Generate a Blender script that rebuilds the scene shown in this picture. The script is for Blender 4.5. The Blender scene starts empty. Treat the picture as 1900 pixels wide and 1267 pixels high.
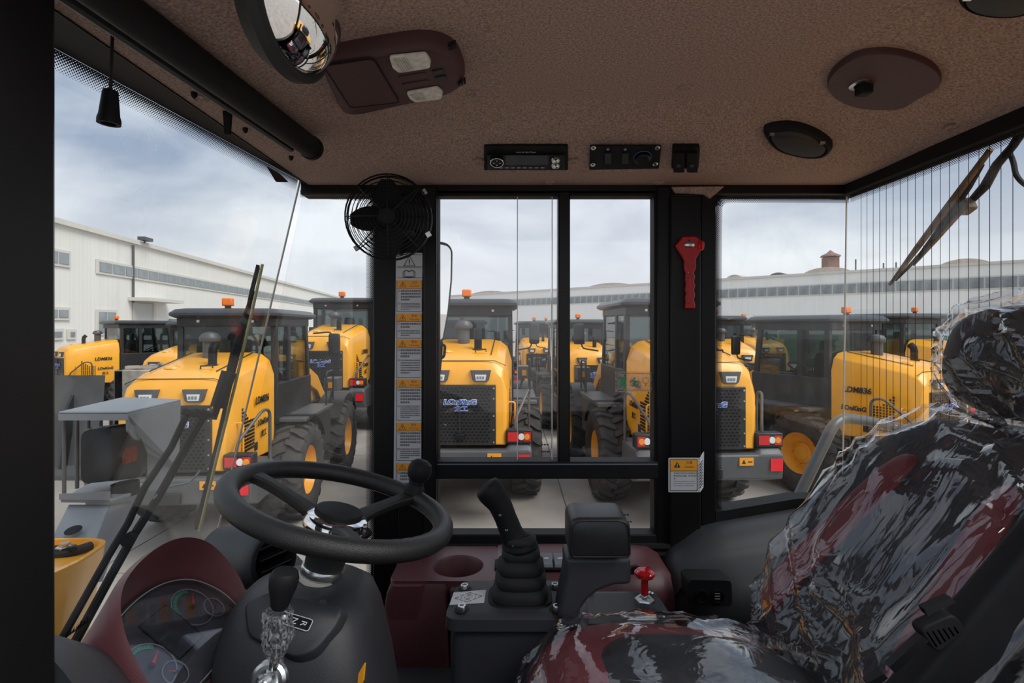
import bpy, math, random
from mathutils import Vector, Matrix, noise
random.seed(7)
SC = bpy.context.scene
COL = SC.collection
R = math.radians
CAMZ = 3.0
# ------------------------------------------------------------------ camera, sky, sun, exposure
cam_d = bpy.data.cameras.new('camera'); cam = bpy.data.objects.new('camera', cam_d); COL.objects.link(cam)
cam.location = (0, 0, CAMZ); cam.rotation_euler = (R(90), 0, 0)
cam_d.sensor_fit = 'HORIZONTAL'; cam_d.sensor_width = 36.0; cam_d.lens = 36.0 * 1000 / 1900
cam_d.shift_y = -28.5 / 1900; cam_d.clip_start = 0.02; cam_d.clip_end = 600
SC.camera = cam
SC.view_settings.view_transform = 'Standard'; SC.view_settings.look = 'None'
SC.view_settings.exposure = 0.48; SC.view_settings.gamma = 1.0; SC.view_settings.use_curve_mapping = False
world = bpy.data.worlds.new('overcast_sky'); SC.world = world; world.use_nodes = True
_n = world.node_tree.nodes; _l = world.node_tree.links; _n.clear()
_o = _n.new('ShaderNodeOutputWorld'); _b = _n.new('ShaderNodeBackground'); _tc = _n.new('ShaderNodeTexCoord')
_mp = _n.new('ShaderNodeMapping'); _mp.inputs['Scale'].default_value = (1.0, 1.0, 2.6)
_ns = _n.new('ShaderNodeTexNoise'); _ns.inputs['Scale'].default_value = 2.1; _ns.inputs['Detail'].default_value = 5
_ns.inputs['Roughness'].default_value = 0.5; _ns.inputs['Distortion'].default_value = 0.3
_cr = _n.new('ShaderNodeValToRGB')
_cr.color_ramp.elements[0].position = 0.40; _cr.color_ramp.elements[0].color = (0.27, 0.325, 0.435, 1)
_cr.color_ramp.elements[1].position = 0.62; _cr.color_ramp.elements[1].color = (0.69, 0.72, 0.775, 1)
_sp = _n.new('ShaderNodeSeparateXYZ'); _mr = _n.new('ShaderNodeMapRange')
_mr.inputs['From Min'].default_value = 0.0; _mr.inputs['From Max'].default_value = 0.26
_mr.inputs['To Min'].default_value = 0.95; _mr.inputs['To Max'].default_value = 0.0
_mx = _n.new('ShaderNodeMixRGB'); _mx.inputs['Color2'].default_value = (0.68, 0.685, 0.70, 1)
_l.new(_tc.outputs['Generated'], _mp.inputs['Vector']); _l.new(_mp.outputs['Vector'], _ns.inputs['Vector'])
_l.new(_ns.outputs['Fac'], _cr.inputs['Fac']); _l.new(_tc.outputs['Generated'], _sp.inputs['Vector'])
_l.new(_sp.outputs['Z'], _mr.inputs['Value']); _l.new(_mr.outputs['Result'], _mx.inputs['Fac'])
_l.new(_cr.outputs['Color'], _mx.inputs['Color1']); _l.new(_mx.outputs['Color'], _b.inputs['Color'])
_b.inputs['Strength'].default_value = 1.0
_l.new(_b.outputs['Background'], _o.inputs['Surface'])
sun_d = bpy.data.lights.new('veiled_sun', 'SUN'); sun_d.energy = 2.0; sun_d.angle = R(35); sun_d.color = (1.0, 0.97, 0.92)
sun = bpy.data.objects.new('veiled_sun', sun_d); COL.objects.link(sun)
sun.rotation_euler = (R(20), R(38), 0); sun.location = (0, -20, 30)

# ------------------------------------------------------------------ pixels of the photograph to points in the place
def P(px, py, Y): return Vector(((px - 950) * Y / 1000, Y, CAMZ + (605 - py) * Y / 1000))
def on_plane(px, py, p0, n):
    d = Vector(((px - 950) / 1000, 1, (605 - py) / 1000)); o = Vector((0, 0, CAMZ))
    return o + d * ((p0 - o).dot(n) / d.dot(n))
def sstep(t): t = max(0, min(1, t)); return t * t * (3 - 2 * t)
def quad_in(t): t = max(0, min(1, t)); return 1 - (1 - t) ** 2
def ceil_z(x, y): return CAMZ + 0.406 + 0.100 * sstep((x + 0.585) / 0.6) * quad_in((0.964 - x) / 0.40) * sstep((1.435 - y) / 0.24)
def on_ceiling(px, py):
    a, b = 0.15, 1.6
    for _ in range(40):
        m = (a + b) / 2; p = P(px, py, m)
        if p.z < ceil_z(p.x, min(p.y, 1.55)): a = m
        else: b = m
    return P(px, py, a)

# ------------------------------------------------------------------ materials
def lin(c):
    if isinstance(c, str):
        c = tuple(int(c[i:i + 2], 16) / 255 for i in (0, 2, 4))
        c = tuple(x / 12.92 if x <= 0.04045 else ((x + 0.055) / 1.055) ** 2.4 for x in c)
    return tuple(c)
MATS = {}
def mat(name, col, rough=0.5, metal=0.0, vary=0.06, scale=12.0, bump=0.0, bscale=60.0, coat=0.0, emit=None, spec=0.5, stretch=None):
    m = bpy.data.materials.new(name); m.use_nodes = True; nt = m.node_tree; N = nt.nodes; L = nt.links
    b = N['Principled BSDF']; c = lin(col)
    b.inputs['Roughness'].default_value = rough; b.inputs['Metallic'].default_value = metal
    b.inputs['Specular IOR Level'].default_value = spec; b.inputs['Coat Weight'].default_value = coat
    tc = N.new('ShaderNodeTexCoord'); mp = N.new('ShaderNodeMapping')
    if stretch: mp.inputs['Scale'].default_value = stretch
    L.new(tc.outputs['Object'], mp.inputs['Vector'])
    ns = N.new('ShaderNodeTexNoise'); ns.inputs['Scale'].default_value = scale; ns.inputs['Detail'].default_value = 5
    L.new(mp.outputs['Vector'], ns.inputs['Vector'])
    cr = N.new('ShaderNodeValToRGB'); cr.color_ramp.elements[0].position = 0.3; cr.color_ramp.elements[1].position = 0.7
    cr.color_ramp.elements[0].color = (*[x * (1 - vary) for x in c], 1); cr.color_ramp.elements[1].color = (*[min(1, x * (1 + vary)) for x in c], 1)
    L.new(ns.outputs['Fac'], cr.inputs['Fac']); L.new(cr.outputs['Color'], b.inputs['Base Color'])
    if bump:
        n2 = N.new('ShaderNodeTexNoise'); n2.inputs['Scale'].default_value = bscale; n2.inputs['Detail'].default_value = 3
        L.new(mp.outputs['Vector'], n2.inputs['Vector']); bp = N.new('ShaderNodeBump'); bp.inputs['Strength'].default_value = bump
        bp.inputs['Distance'].default_value = 0.002; L.new(n2.outputs['Fac'], bp.inputs['Height']); L.new(bp.outputs['Normal'], b.inputs['Normal'])
    if emit:
        b.inputs['Emission Color'].default_value = (*lin(emit[0]), 1); b.inputs['Emission Strength'].default_value = emit[1]
    MATS[name] = m; return m
def glass_mat(name, tint=(0.97, 0.985, 0.98), gloss=1.0, rough=0.0, ior=1.45, haze=0.0, bumps=None):
    m = bpy.data.materials.new(name); m.use_nodes = True; nt = m.node_tree; N = nt.nodes; L = nt.links; N.clear()
    o = N.new('ShaderNodeOutputMaterial'); t = N.new('ShaderNodeBsdfTransparent'); t.inputs['Color'].default_value = (*tint, 1)
    g = N.new('ShaderNodeBsdfGlossy'); g.inputs['Roughness'].default_value = rough; g.inputs['Color'].default_value = (1, 1, 1, 1)
    lw = N.new('ShaderNodeLayerWeight'); lw.inputs['Blend'].default_value = 0.5      # Schlick, alike on both faces of the pane
    pw = N.new('ShaderNodeMath'); pw.operation = 'POWER'; pw.inputs[1].default_value = 5.0; L.new(lw.outputs['Facing'], pw.inputs[0])
    f0 = ((ior - 1) / (ior + 1)) ** 2
    sc = N.new('ShaderNodeMath'); sc.operation = 'MULTIPLY_ADD'; sc.inputs[1].default_value = 1 - f0; sc.inputs[2].default_value = f0; L.new(pw.outputs['Value'], sc.inputs[0])
    ma = N.new('ShaderNodeMath'); ma.operation = 'MULTIPLY'; ma.inputs[1].default_value = gloss; ma.use_clamp = True; L.new(sc.outputs['Value'], ma.inputs[0])
    mx = N.new('ShaderNodeMixShader'); L.new(ma.outputs['Value'], mx.inputs['Fac']); L.new(t.outputs['BSDF'], mx.inputs[1]); L.new(g.outputs['BSDF'], mx.inputs[2])
    last = mx
    if haze:
        d = N.new('ShaderNodeBsdfTranslucent'); d.inputs['Color'].default_value = (0.8, 0.8, 0.8, 1)
        df = N.new('ShaderNodeBsdfDiffuse'); df.inputs['Color'].default_value = (0.7, 0.7, 0.7, 1)
        a2 = N.new('ShaderNodeMixShader'); L.new(d.outputs['BSDF'], a2.inputs[1]); L.new(df.outputs['BSDF'], a2.inputs[2])
        m2 = N.new('ShaderNodeMixShader'); ns = N.new('ShaderNodeTexNoise'); ns.inputs['Scale'].default_value = 14; ns.inputs['Detail'].default_value = 6
        mr = N.new('ShaderNodeMapRange'); mr.inputs['From Min'].default_value = 0.45; mr.inputs['From Max'].default_value = 0.8
        mr.inputs['To Max'].default_value = haze; L.new(ns.outputs['Fac'], mr.inputs['Value']); L.new(mr.outputs['Result'], m2.inputs['Fac'])
        L.new(mx.outputs['Shader'], m2.inputs[1]); L.new(a2.outputs['Shader'], m2.inputs[2]); last = m2
    if bumps:      # creases of thin plastic sheet: stretched ridged noise on the gloss
        tc = N.new('ShaderNodeTexCoord'); prev = None
        for (rot, sc3, st) in bumps:
            mp = N.new('ShaderNodeMapping'); mp.vector_type = 'TEXTURE'; mp.inputs['Rotation'].default_value = tuple(R(a) for a in rot); mp.inputs['Scale'].default_value = tuple(1 / q for q in sc3)
            L.new(tc.outputs['Object'], mp.inputs['Vector']); ns = N.new('ShaderNodeTexNoise'); ns.inputs['Scale'].default_value = 1; ns.inputs['Detail'].default_value = 2
            ns.inputs['Distortion'].default_value = 0.6; L.new(mp.outputs['Vector'], ns.inputs['Vector'])
            s1 = N.new('ShaderNodeMath'); s1.operation = 'SUBTRACT'; s1.inputs[1].default_value = .5; L.new(ns.outputs['Fac'], s1.inputs[0])
            ab = N.new('ShaderNodeMath'); ab.operation = 'ABSOLUTE'; L.new(s1.outputs[0], ab.inputs[0])
            bp = N.new('ShaderNodeBump'); bp.invert = True; bp.inputs['Strength'].default_value = st; bp.inputs['Distance'].default_value = .02; L.new(ab.outputs[0], bp.inputs['Height'])
            if prev: L.new(prev.outputs['Normal'], bp.inputs['Normal'])
            prev = bp
        L.new(prev.outputs['Normal'], g.inputs['Normal'])
    L.new(last.outputs[0], o.inputs['Surface']); MATS[name] = m; return m
def frit_mat(name, pitch, axes='XZ'):
    # black ceramic dots printed on clear glass, growing solid towards the frame (UV: u along, v across 0..1)
    m = bpy.data.materials.new(name); m.use_nodes = True; nt = m.node_tree; N = nt.nodes; L = nt.links; N.clear()
    o = N.new('ShaderNodeOutputMaterial'); t = N.new('ShaderNodeBsdfTransparent'); d = N.new('ShaderNodeBsdfPrincipled')
    d.inputs['Base Color'].default_value = (0.006, 0.006, 0.007, 1); d.inputs['Roughness'].default_value = 0.35
    uv = N.new('ShaderNodeUVMap'); mp = N.new('ShaderNodeMapping'); mp.inputs['Rotation'].default_value = (0, 0, R(45))
    mp.inputs['Scale'].default_value = (1 / pitch, 1 / pitch, 1); L.new(uv.outputs['UV'], mp.inputs['Vector'])
    vo = N.new('ShaderNodeTexVoronoi'); vo.inputs['Scale'].default_value = 1.0; vo.inputs['Randomness'].default_value = 0.0
    L.new(mp.outputs['Vector'], vo.inputs['Vector'])
    sp = N.new('ShaderNodeSeparateXYZ'); L.new(uv.outputs['UV'], sp.inputs['Vector'])
    mr = N.new('ShaderNodeMapRange'); mr.inputs['From Min'].default_value = 0.0; mr.inputs['From Max'].default_value = pitch * 8
    mr.inputs['To Min'].default_value = 0.62; mr.inputs['To Max'].default_value = 0.2; L.new(sp.outputs['Y'], mr.inputs['Value'])
    lt = N.new('ShaderNodeMath'); lt.operation = 'LESS_THAN'; L.new(vo.outputs['Distance'], lt.inputs[0]); L.new(mr.outputs['Result'], lt.inputs[1])
    mx = N.new('ShaderNodeMixShader'); L.new(lt.outputs['Value'], mx.inputs['Fac']); L.new(t.outputs['BSDF'], mx.inputs[1]); L.new(d.outputs['BSDF'], mx.inputs[2])
    L.new(mx.outputs['Shader'], o.inputs['Surface']); MATS[name] = m; return m

mat('headliner', (0.37, 0.262, 0.223), 0.95, vary=0.42, scale=240, bump=0.6, bscale=420, spec=0.1)
mat('black_paint', (0.006, 0.006, 0.0065), 0.38, vary=0.15, scale=6, spec=0.3)
mat('black_matte', (0.010, 0.010, 0.011), 0.6, vary=0.15, scale=30, spec=0.18)
mat('black_rubber', (0.012, 0.012, 0.012), 0.75, bump=0.15, bscale=300)
mat('black_leather', (0.014, 0.0145, 0.016), 0.42, vary=0.12, bump=0.25, bscale=700)
mat('wheel_grip', (0.013, 0.0125, 0.012), 0.48, vary=0.12, bump=0.4, bscale=520)
mat('grey_plastic', (0.032, 0.033, 0.038), 0.48, vary=0.06, bump=0.22, bscale=900)
mat('dark_plastic', (0.015, 0.0155, 0.0175), 0.5, vary=0.08, bump=0.2, bscale=900)
mat('maroon_plastic', (0.095, 0.031, 0.036), 0.42, vary=0.06, bump=0.18, bscale=900)
mat('maroon_dark', (0.066, 0.024, 0.026), 0.55, vary=0.06, bump=0.18, bscale=900)
mat('maroon_leather', (0.16, 0.022, 0.028), 0.5, vary=0.12, bump=0.25, bscale=500)
mat('seat_black', (0.020, 0.0205, 0.024), 0.6, vary=0.15, bump=0.3, bscale=600)
mat('red_plastic', (0.42, 0.006, 0.010), 0.35, vary=0.08)
mat('red_gloss', (0.55, 0.01, 0.012), 0.12, vary=0.05, coat=0.5)
mat('red_thread', (0.5, 0.02, 0.02), 0.8)
mat('chrome', (0.8, 0.8, 0.8), 0.08, metal=1.0, vary=0.02)
mat('zinc', (0.62, 0.63, 0.62), 0.28, metal=1.0, vary=0.1, scale=60)
mat('mirror', (0.92, 0.92, 0.92), 0.0, metal=1.0, vary=0.0)
mat('lamp_lens', (0.62, 0.58, 0.52), 0.25, vary=0.2, scale=90, coat=0.4)
mat('sticker_white', (0.52, 0.52, 0.54), 0.5, vary=0.03)
mat('sticker_orange', (0.80, 0.33, 0.02), 0.5, vary=0.03)
mat('ink', (0.02, 0.018, 0.02), 0.6)
mat('ink_grey', (0.13, 0.13, 0.14), 0.6)
mat('ink_red', (0.3, 0.04, 0.03), 0.6)
mat('ink_white', (0.75, 0.75, 0.75), 0.5)
mat('green_film', (0.02, 0.35, 0.12), 0.5)
mat('display', (0.03, 0.033, 0.04), 0.12, vary=0.1)
mat('gauge_face', (0.045, 0.046, 0.055), 0.3, vary=0.15, scale=10)
mat('gauge_green', (0.02, 0.22, 0.12), 0.4)
mat('gauge_red', (0.6, 0.02, 0.02), 0.4)
mat('rail_grey', (0.10, 0.10, 0.10), 0.35, vary=0.1)
mat('cream_clamp', (0.55, 0.52, 0.45), 0.5)
mat('yellow_paint', (0.94, 0.42, 0.028), 0.33, vary=0.05, scale=3, coat=0.25)
mat('yellow_faded', (0.80, 0.38, 0.05), 0.4, vary=0.06, scale=3)
mat('loader_grey', (0.085, 0.087, 0.09), 0.45, vary=0.1, scale=4)
mat('loader_black', (0.018, 0.018, 0.019), 0.45, vary=0.2, scale=6)
mat('loader_roof', (0.035, 0.036, 0.038), 0.35, vary=0.1)
mat('tyre', (0.05, 0.047, 0.045), 0.85, vary=0.25, scale=8, bump=0.4, bscale=40)
mat('rim_yellow', (0.80, 0.36, 0.03), 0.4, vary=0.08, scale=5)
mat('beacon_orange', (0.95, 0.2, 0.01), 0.25, vary=0.05)
mat('lens_red', (0.6, 0.015, 0.015), 0.15, coat=0.5)
mat('lens_white', (0.75, 0.75, 0.73), 0.15, coat=0.5)
mat('lens_amber', (0.8, 0.3, 0.02), 0.15, coat=0.5)
mat('marker_dark', (0.16, 0.03, 0.01), 0.3, vary=0.3, scale=90)
mat('reflector_red', (0.75, 0.02, 0.03), 0.3)
mat('logo_blue', (0.03, 0.10, 0.45), 0.4, vary=0.25, scale=6)
mat('sheet_grey', (0.20, 0.215, 0.235), 0.35, vary=0.08, scale=5)
mat('concrete', (0.37, 0.333, 0.293), 0.9, vary=0.16, scale=0.9, bump=0.3, bscale=30)
mat('concrete_block', (0.36, 0.33, 0.28), 0.9, vary=0.35, scale=4, bump=0.5, bscale=30)
mat('joint', (0.16, 0.145, 0.13), 0.95)
mat('line_yellow', (0.70, 0.42, 0.10), 0.8, vary=0.2, scale=3)
mat('line_white', (0.6, 0.6, 0.58), 0.8, vary=0.15, scale=3)
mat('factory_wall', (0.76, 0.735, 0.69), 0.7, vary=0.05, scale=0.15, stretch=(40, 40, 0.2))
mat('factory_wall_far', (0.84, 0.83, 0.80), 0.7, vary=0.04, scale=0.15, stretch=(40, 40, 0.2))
mat('factory_trim', (0.62, 0.60, 0.55), 0.7, vary=0.06)
mat('factory_glass', (0.23, 0.255, 0.27), 0.2, vary=0.35, scale=0.7)
mat('shutter', (0.50, 0.50, 0.49), 0.5)
mat('rust_brick', (0.24, 0.13, 0.10), 0.8, vary=0.25, scale=5)
mat('rust_roof', (0.50, 0.40, 0.33), 0.8, vary=0.15, scale=2)
mat('fence_green', (0.03, 0.19, 0.11), 0.7, vary=0.1)
mat('lime_paint', (0.62, 0.75, 0.03), 0.5)
mat('red_white', (0.75, 0.06, 0.05), 0.6)
mat('wiper_edge_reflection', (0.33, 0.31, 0.13), 0.45, vary=0.15)  # greenish-yellow reflection along the wiper rubber, put into its colour
mat('rust_wiper', (0.12, 0.065, 0.03), 0.6, vary=0.4, scale=30)
mat('tree_leaf', (0.04, 0.08, 0.03), 0.8, vary=0.4, scale=3)
glass_mat('glass', gloss=0.8, haze=0.03)
glass_mat('glass_clear', tint=(0.985, 0.99, 0.99), gloss=0.8)
glass_mat('glass_loader', tint=(0.62, 0.66, 0.66), gloss=1.0)
glass_mat('glass_edge', tint=(0.75, 0.85, 0.8), gloss=1.0, rough=0.2)
glass_mat('film', tint=(0.90, 0.86, 0.84), gloss=0.5, rough=0.3, haze=0.6)
glass_mat('wrap', tint=(0.95, 0.95, 0.96), gloss=1.8, rough=0.07, ior=1.5, haze=0.05, bumps=[((0, -52, 0), (2.5, 26, 26), .10), ((20, -20, 30), (3, 30, 26), .05)])
glass_mat('bag', tint=(0.80, 0.81, 0.84), gloss=1.4, rough=0.2, ior=1.5, haze=0.8)
glass_mat('gauge_cover', tint=(0.9, 0.9, 0.92), gloss=1.6, rough=0.02, haze=0.03)
frit_mat('frit', 0.0038)

# ------------------------------------------------------------------ mesh helpers
def V(*a): return Vector(a)
class MB:
    def __init__(s): s.v = []; s.f = []; s.m = []; s.uv = None
    def add(s, vs, fs, mi=0):
        o = len(s.v); s.v += [Vector(v) for v in vs]; s.f += [tuple(i + o for i in f) for f in fs]; s.m += [mi] * len(fs); return s
    def box(s, a, b, mi=0):
        x0, y0, z0 = a; x1, y1, z1 = b
        return s.add([(x0, y0, z0), (x1, y0, z0), (x1, y1, z0), (x0, y1, z0), (x0, y0, z1), (x1, y0, z1), (x1, y1, z1), (x0, y1, z1)],
                     [(0, 3, 2, 1), (4, 5, 6, 7), (0, 1, 5, 4), (1, 2, 6, 5), (2, 3, 7, 6), (3, 0, 4, 7)], mi)
    def obox(s, c, ax, ay, az, mi=0):   # oriented box, half-vectors
        c = Vector(c); ax = Vector(ax); ay = Vector(ay); az = Vector(az)
        vs = [c + ax * i + ay * j + az * k for k in (-1, 1) for i, j in ((-1, -1), (1, -1), (1, 1), (-1, 1))]
        return s.add(vs, [(0, 3, 2, 1), (4, 5, 6, 7), (0, 1, 5, 4), (1, 2, 6, 5), (2, 3, 7, 6), (3, 0, 4, 7)], mi)
    def prism(s, poly, d, mi=0):
        n = len(poly); d = Vector(d); vs = [Vector(p) for p in poly] + [Vector(p) + d for p in poly]
        return s.add(vs, [tuple(range(n - 1, -1, -1)), tuple(range(n, 2 * n))] + [(i, (i + 1) % n, n + (i + 1) % n, n + i) for i in range(n)], mi)
    def loft(s, rings, cap0=True, cap1=True, closed=True, mi=0):
        n = len(rings[0]); vs = [Vector(p) for r in rings for p in r]; fs = []
        for k in range(len(rings) - 1):
            for i in range(n if closed else n - 1):
                j = (i + 1) % n; fs.append((k * n + i, k * n + j, (k + 1) * n + j, (k + 1) * n + i))
        if cap0: fs.append(tuple(range(n - 1, -1, -1)))
        if cap1: fs.append(tuple((len(rings) - 1) * n + i for i in range(n)))
        return s.add(vs, fs, mi)
    def tube(s, pts, r, n=10, mi=0, cap=True, closed=False):
        pts = [Vector(p) for p in pts]; rings = []; up = None; m = len(pts)
        for i, p in enumerate(pts):
            a = pts[i - 1] if (i > 0 or closed) else p; b = pts[(i + 1) % m] if (i < m - 1 or closed) else p
            t = (b - a).normalized()
            if up is None: up = t.orthogonal().normalized()
            up = (up - t * up.dot(t)).normalized(); w = t.cross(up)
            rr = r[i] if isinstance(r, (list, tuple)) else r
            rings.append([p + (up * math.cos(2 * math.pi * k / n) + w * math.sin(2 * math.pi * k / n)) * rr for k in range(n)])
        if closed: rings.append(rings[0]); cap = False
        return s.loft(rings, cap, cap, True, mi)
    def lathe(s, prof, c=(0, 0, 0), ax=(0, 0, 1), n=32, mi=0, caps=True):
        c = Vector(c); ax = Vector(ax).normalized(); u = ax.orthogonal().normalized(); w = ax.cross(u)
        rings = [[c + ax * h + (u * math.cos(2 * math.pi * k / n) + w * math.sin(2 * math.pi * k / n)) * max(r, 1e-5) for k in range(n)] for r, h in prof]
        return s.loft(rings, caps, caps, True, mi)
    def torus(s, c, ax, R0, r, n=48, m=10, mi=0):
        c = Vector(c); ax = Vector(ax).normalized(); u = ax.orthogonal().normalized(); w = ax.cross(u); rings = []
        for i in range(n):
            a = 2 * math.pi * i / n; d = u * math.cos(a) + w * math.sin(a)
            rings.append([c + d * (R0 + r * math.cos(2 * math.pi * k / m)) + ax * (r * math.sin(2 * math.pi * k / m)) for k in range(m)])
        rings.append(rings[0]); return s.loft(rings, False, False, True, mi)
    def superq(s, a, b, c, e1=0.4, e2=0.4, nu=32, nv=20, deform=None, mi=0):
        def pw(x, e): return math.copysign(abs(x) ** e, x)
        rings = []
        for j in range(nv + 1):
            ph = -math.pi / 2 + math.pi * j / nv; ph = max(-1.5705, min(1.5705, ph)); rg = []
            for i in range(nu):
                th = 2 * math.pi * i / nu
                p = Vector((a * pw(math.cos(ph), e1) * pw(math.cos(th), e2), b * pw(math.cos(ph), e1) * pw(math.sin(th), e2), c * pw(math.sin(ph), e1)))
                rg.append(deform(p) if deform else p)
            rings.append(rg)
        return s.loft(rings, True, True, True, mi)
    def xf(s, M): s.v = [M @ v for v in s.v]; return s
    def build(s, name, m, parent=None, smooth=True, bevel=0, seg=2, angle=35, flip=False, solid=0):
        origin = Vector((0, 0, 0))
        if parent is not None: origin = wloc(parent)
        elif s.v:
            xs = [v.x for v in s.v]; ys = [v.y for v in s.v]; zs = [v.z for v in s.v]
            origin = Vector(((min(xs) + max(xs)) / 2, (min(ys) + max(ys)) / 2, min(zs)))
        me = bpy.data.meshes.new(name); me.from_pydata([v - origin for v in s.v], [], s.f)
        ms = m if isinstance(m, (list, tuple)) else [m]
        for q in ms: me.materials.append(MATS[q])
        if len(ms) > 1: me.polygons.foreach_set('material_index', s.m)
        import bmesh
        bm = bmesh.new(); bm.from_mesh(me)
        if not getattr(s, 'keep', False): bmesh.ops.recalc_face_normals(bm, faces=bm.faces)
        bm.to_mesh(me); bm.free()
        if smooth:
            me.shade_smooth(); me.set_sharp_from_angle(angle=R(angle))
        o = bpy.data.objects.new(name, me); COL.objects.link(o)
        if parent is not None: o.parent = parent
        else: o.location = origin
        if bevel:
            bv = o.modifiers.new('bevel', 'BEVEL'); bv.width = bevel; bv.segments = seg; bv.limit_method = 'ANGLE'; bv.angle_limit = R(30)
        return o
def wloc(o):
    l = Vector(o.location)
    while o.parent: o = o.parent; l += o.location
    return l
def empty(name, loc):
    o = bpy.data.objects.new(name, None); COL.objects.link(o); o.location = loc; o.empty_display_size = 0.05; return o
def tag(o, label=None, cat=None, group=None, kind=None):
    if label: o['label'] = label
    if cat: o['category'] = cat
    if group: o['group'] = group
    if kind: o['kind'] = kind
    return o
def thing(name, loc, label, cat, group=None, kind=None): return tag(empty(name, loc), label, cat, group, kind)
def kids(o): return [c for c in bpy.data.objects if c.parent is o]
def copy_tree(o, parent=None, skip=(), table=None):
    c = o.copy(); COL.objects.link(c); c.parent = parent
    for ch in table.get(o.name, []):
        if not ch.name.split('.')[0] in skip: copy_tree(ch, c, skip, table)
    return c
def rpoly(pts, rad, n=5):
    # rounded polygon from corner points (3D, planar); rad scalar or list
    out = []; m = len(pts)
    for i in range(m):
        p = Vector(pts[i]); a = Vector(pts[i - 1]); b = Vector(pts[(i + 1) % m]); r = rad[i] if isinstance(rad, (list, tuple)) else rad
        if r <= 0: out.append(p); continue
        da = a - p; db = b - p; r = min(r, da.length * 0.49, db.length * 0.49); q0 = p + da.normalized() * r; q1 = p + db.normalized() * r
        for k in range(n + 1):
            t = k / n; out.append(q0 * (1 - t) ** 2 + p * 2 * t * (1 - t) + q1 * t * t)
    return out
def smooth_curve(pts, n=8, closed=False):
    pts = [Vector(p) for p in pts]; out = []; m = len(pts)
    for i in range(m if closed else m - 1):
        p0 = pts[i - 1] if (i > 0 or closed) else pts[i]; p1 = pts[i]; p2 = pts[(i + 1) % m]; p3 = pts[(i + 2) % m] if (i + 2 < m or closed) else p2
        for k in range(n):
            t = k / n
            out.append(0.5 * ((2 * p1) + (p2 - p0) * t + (2 * p0 - 5 * p1 + 4 * p2 - p3) * t * t + (3 * p1 - p0 - 3 * p2 + p3) * t ** 3))
    if not closed: out.append(pts[-1])
    return out
def shrink(ring, k, d=None):
    c = sum(ring, Vector()) / len(ring); return [c + (p - c) * k + (d or Vector()) for p in ring]
_tc_cache = {}
def text_mb(s, size, bold=0.0, shear=0.0, align='CENTER', spacing=1.0, depth=0.0):
    cu = bpy.data.curves.new('t', 'FONT'); cu.body = s; cu.size = size; cu.offset = bold; cu.shear = shear
    cu.align_x = align; cu.align_y = 'CENTER'; cu.space_character = spacing; cu.extrude = depth; cu.resolution_u = 3
    o = bpy.data.objects.new('t', cu); COL.objects.link(o)
    dg = bpy.context.evaluated_depsgraph_get(); me = bpy.data.meshes.new_from_object(o.evaluated_get(dg))
    b = MB(); b.add([v.co.copy() for v in me.vertices], [tuple(p.vertices) for p in me.polygons])
    bpy.data.objects.remove(o); bpy.data.curves.remove(cu); bpy.data.meshes.remove(me)
    return b
def frame_M(o, x, y):
    x = Vector(x).normalized(); y = Vector(y).normalized(); z = x.cross(y).normalized()
    M = Matrix((x, y, z)).transposed().to_4x4(); M.translation = Vector(o); return M
def text(s, size, m, at, x, y, parent, name='lettering', **k):
    b = text_mb(s, size, **k); b.xf(frame_M(at, x, y)); b.keep = True; return b.build(name, m, parent, smooth=False)
# ================================================================== the yard: ground, factory halls
def structure(o, label, cat): return tag(o, label, cat, kind='structure')
g = MB().box((-260, -120, -0.30), (260, 260, -0.05)).build('ground', 'concrete', smooth=False)
structure(g, 'wide grey concrete yard running out to the factory halls', 'ground')
pave = thing('pavement', (0, 0, 0), 'worn concrete slabs of the yard with straight narrow joints', 'pavement', kind='structure')
bed = MB().box((-72, -36, -0.045), (72, 84, -0.012)).build('joint_bed', 'joint', pave, smooth=False)
slab = None
for iy in range(-3, 10):
    for ix in range(-6, 6):
        if slab is None:
            slab = MB().box((0.012, 0.012, -0.04), (5.988, 5.988, 0.0)).build('slab', 'concrete', pave, smooth=False)
            o = slab
        else:
            o = slab.copy(); COL.objects.link(o); o.parent = pave
        o.location = (ix * 6.0 + 0.9, iy * 6.0 + 0.55, random.uniform(-0.003, 0.0))
far_slab = MB().box((-72, 60.6, -0.03), (72, 84, -0.001)).box((-72, -36, -0.03), (-35.2, 60.5, -0.001)).box((37, -36, -0.03), (72, 60.5, -0.001)).box((-35.1, -36, -0.03), (36.8, -17.5, -0.001)).build('outer_slab', 'concrete', pave, smooth=False)
def ground_pt(px, py): return P(px, py, 3000.0 / (py - 605)) 
for (a, b, w, m, nm, lab) in (((106, 866), (160, 842), 0.14, 'line_yellow', 'floor_line', 'yellow painted line on the yard nearest the lamp guard'),
                          ((106, 795), (215, 760), 0.14, 'line_yellow', 'floor_line', 'yellow painted line on the yard beyond the lamp guard')):
    A = ground_pt(*a); B = ground_pt(*b); d = (B - A).normalized(); A -= d * 4; B += d * 5; s = V(-d.y, d.x, 0) * w / 2
    ln = MB().prism([A - s, B - s, B + s, A + s], (0, 0, 0.006)).build(nm, m, smooth=False); ln.location.z += 0.001
    tag(ln, lab, 'line', 'painted yard lines')

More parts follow.
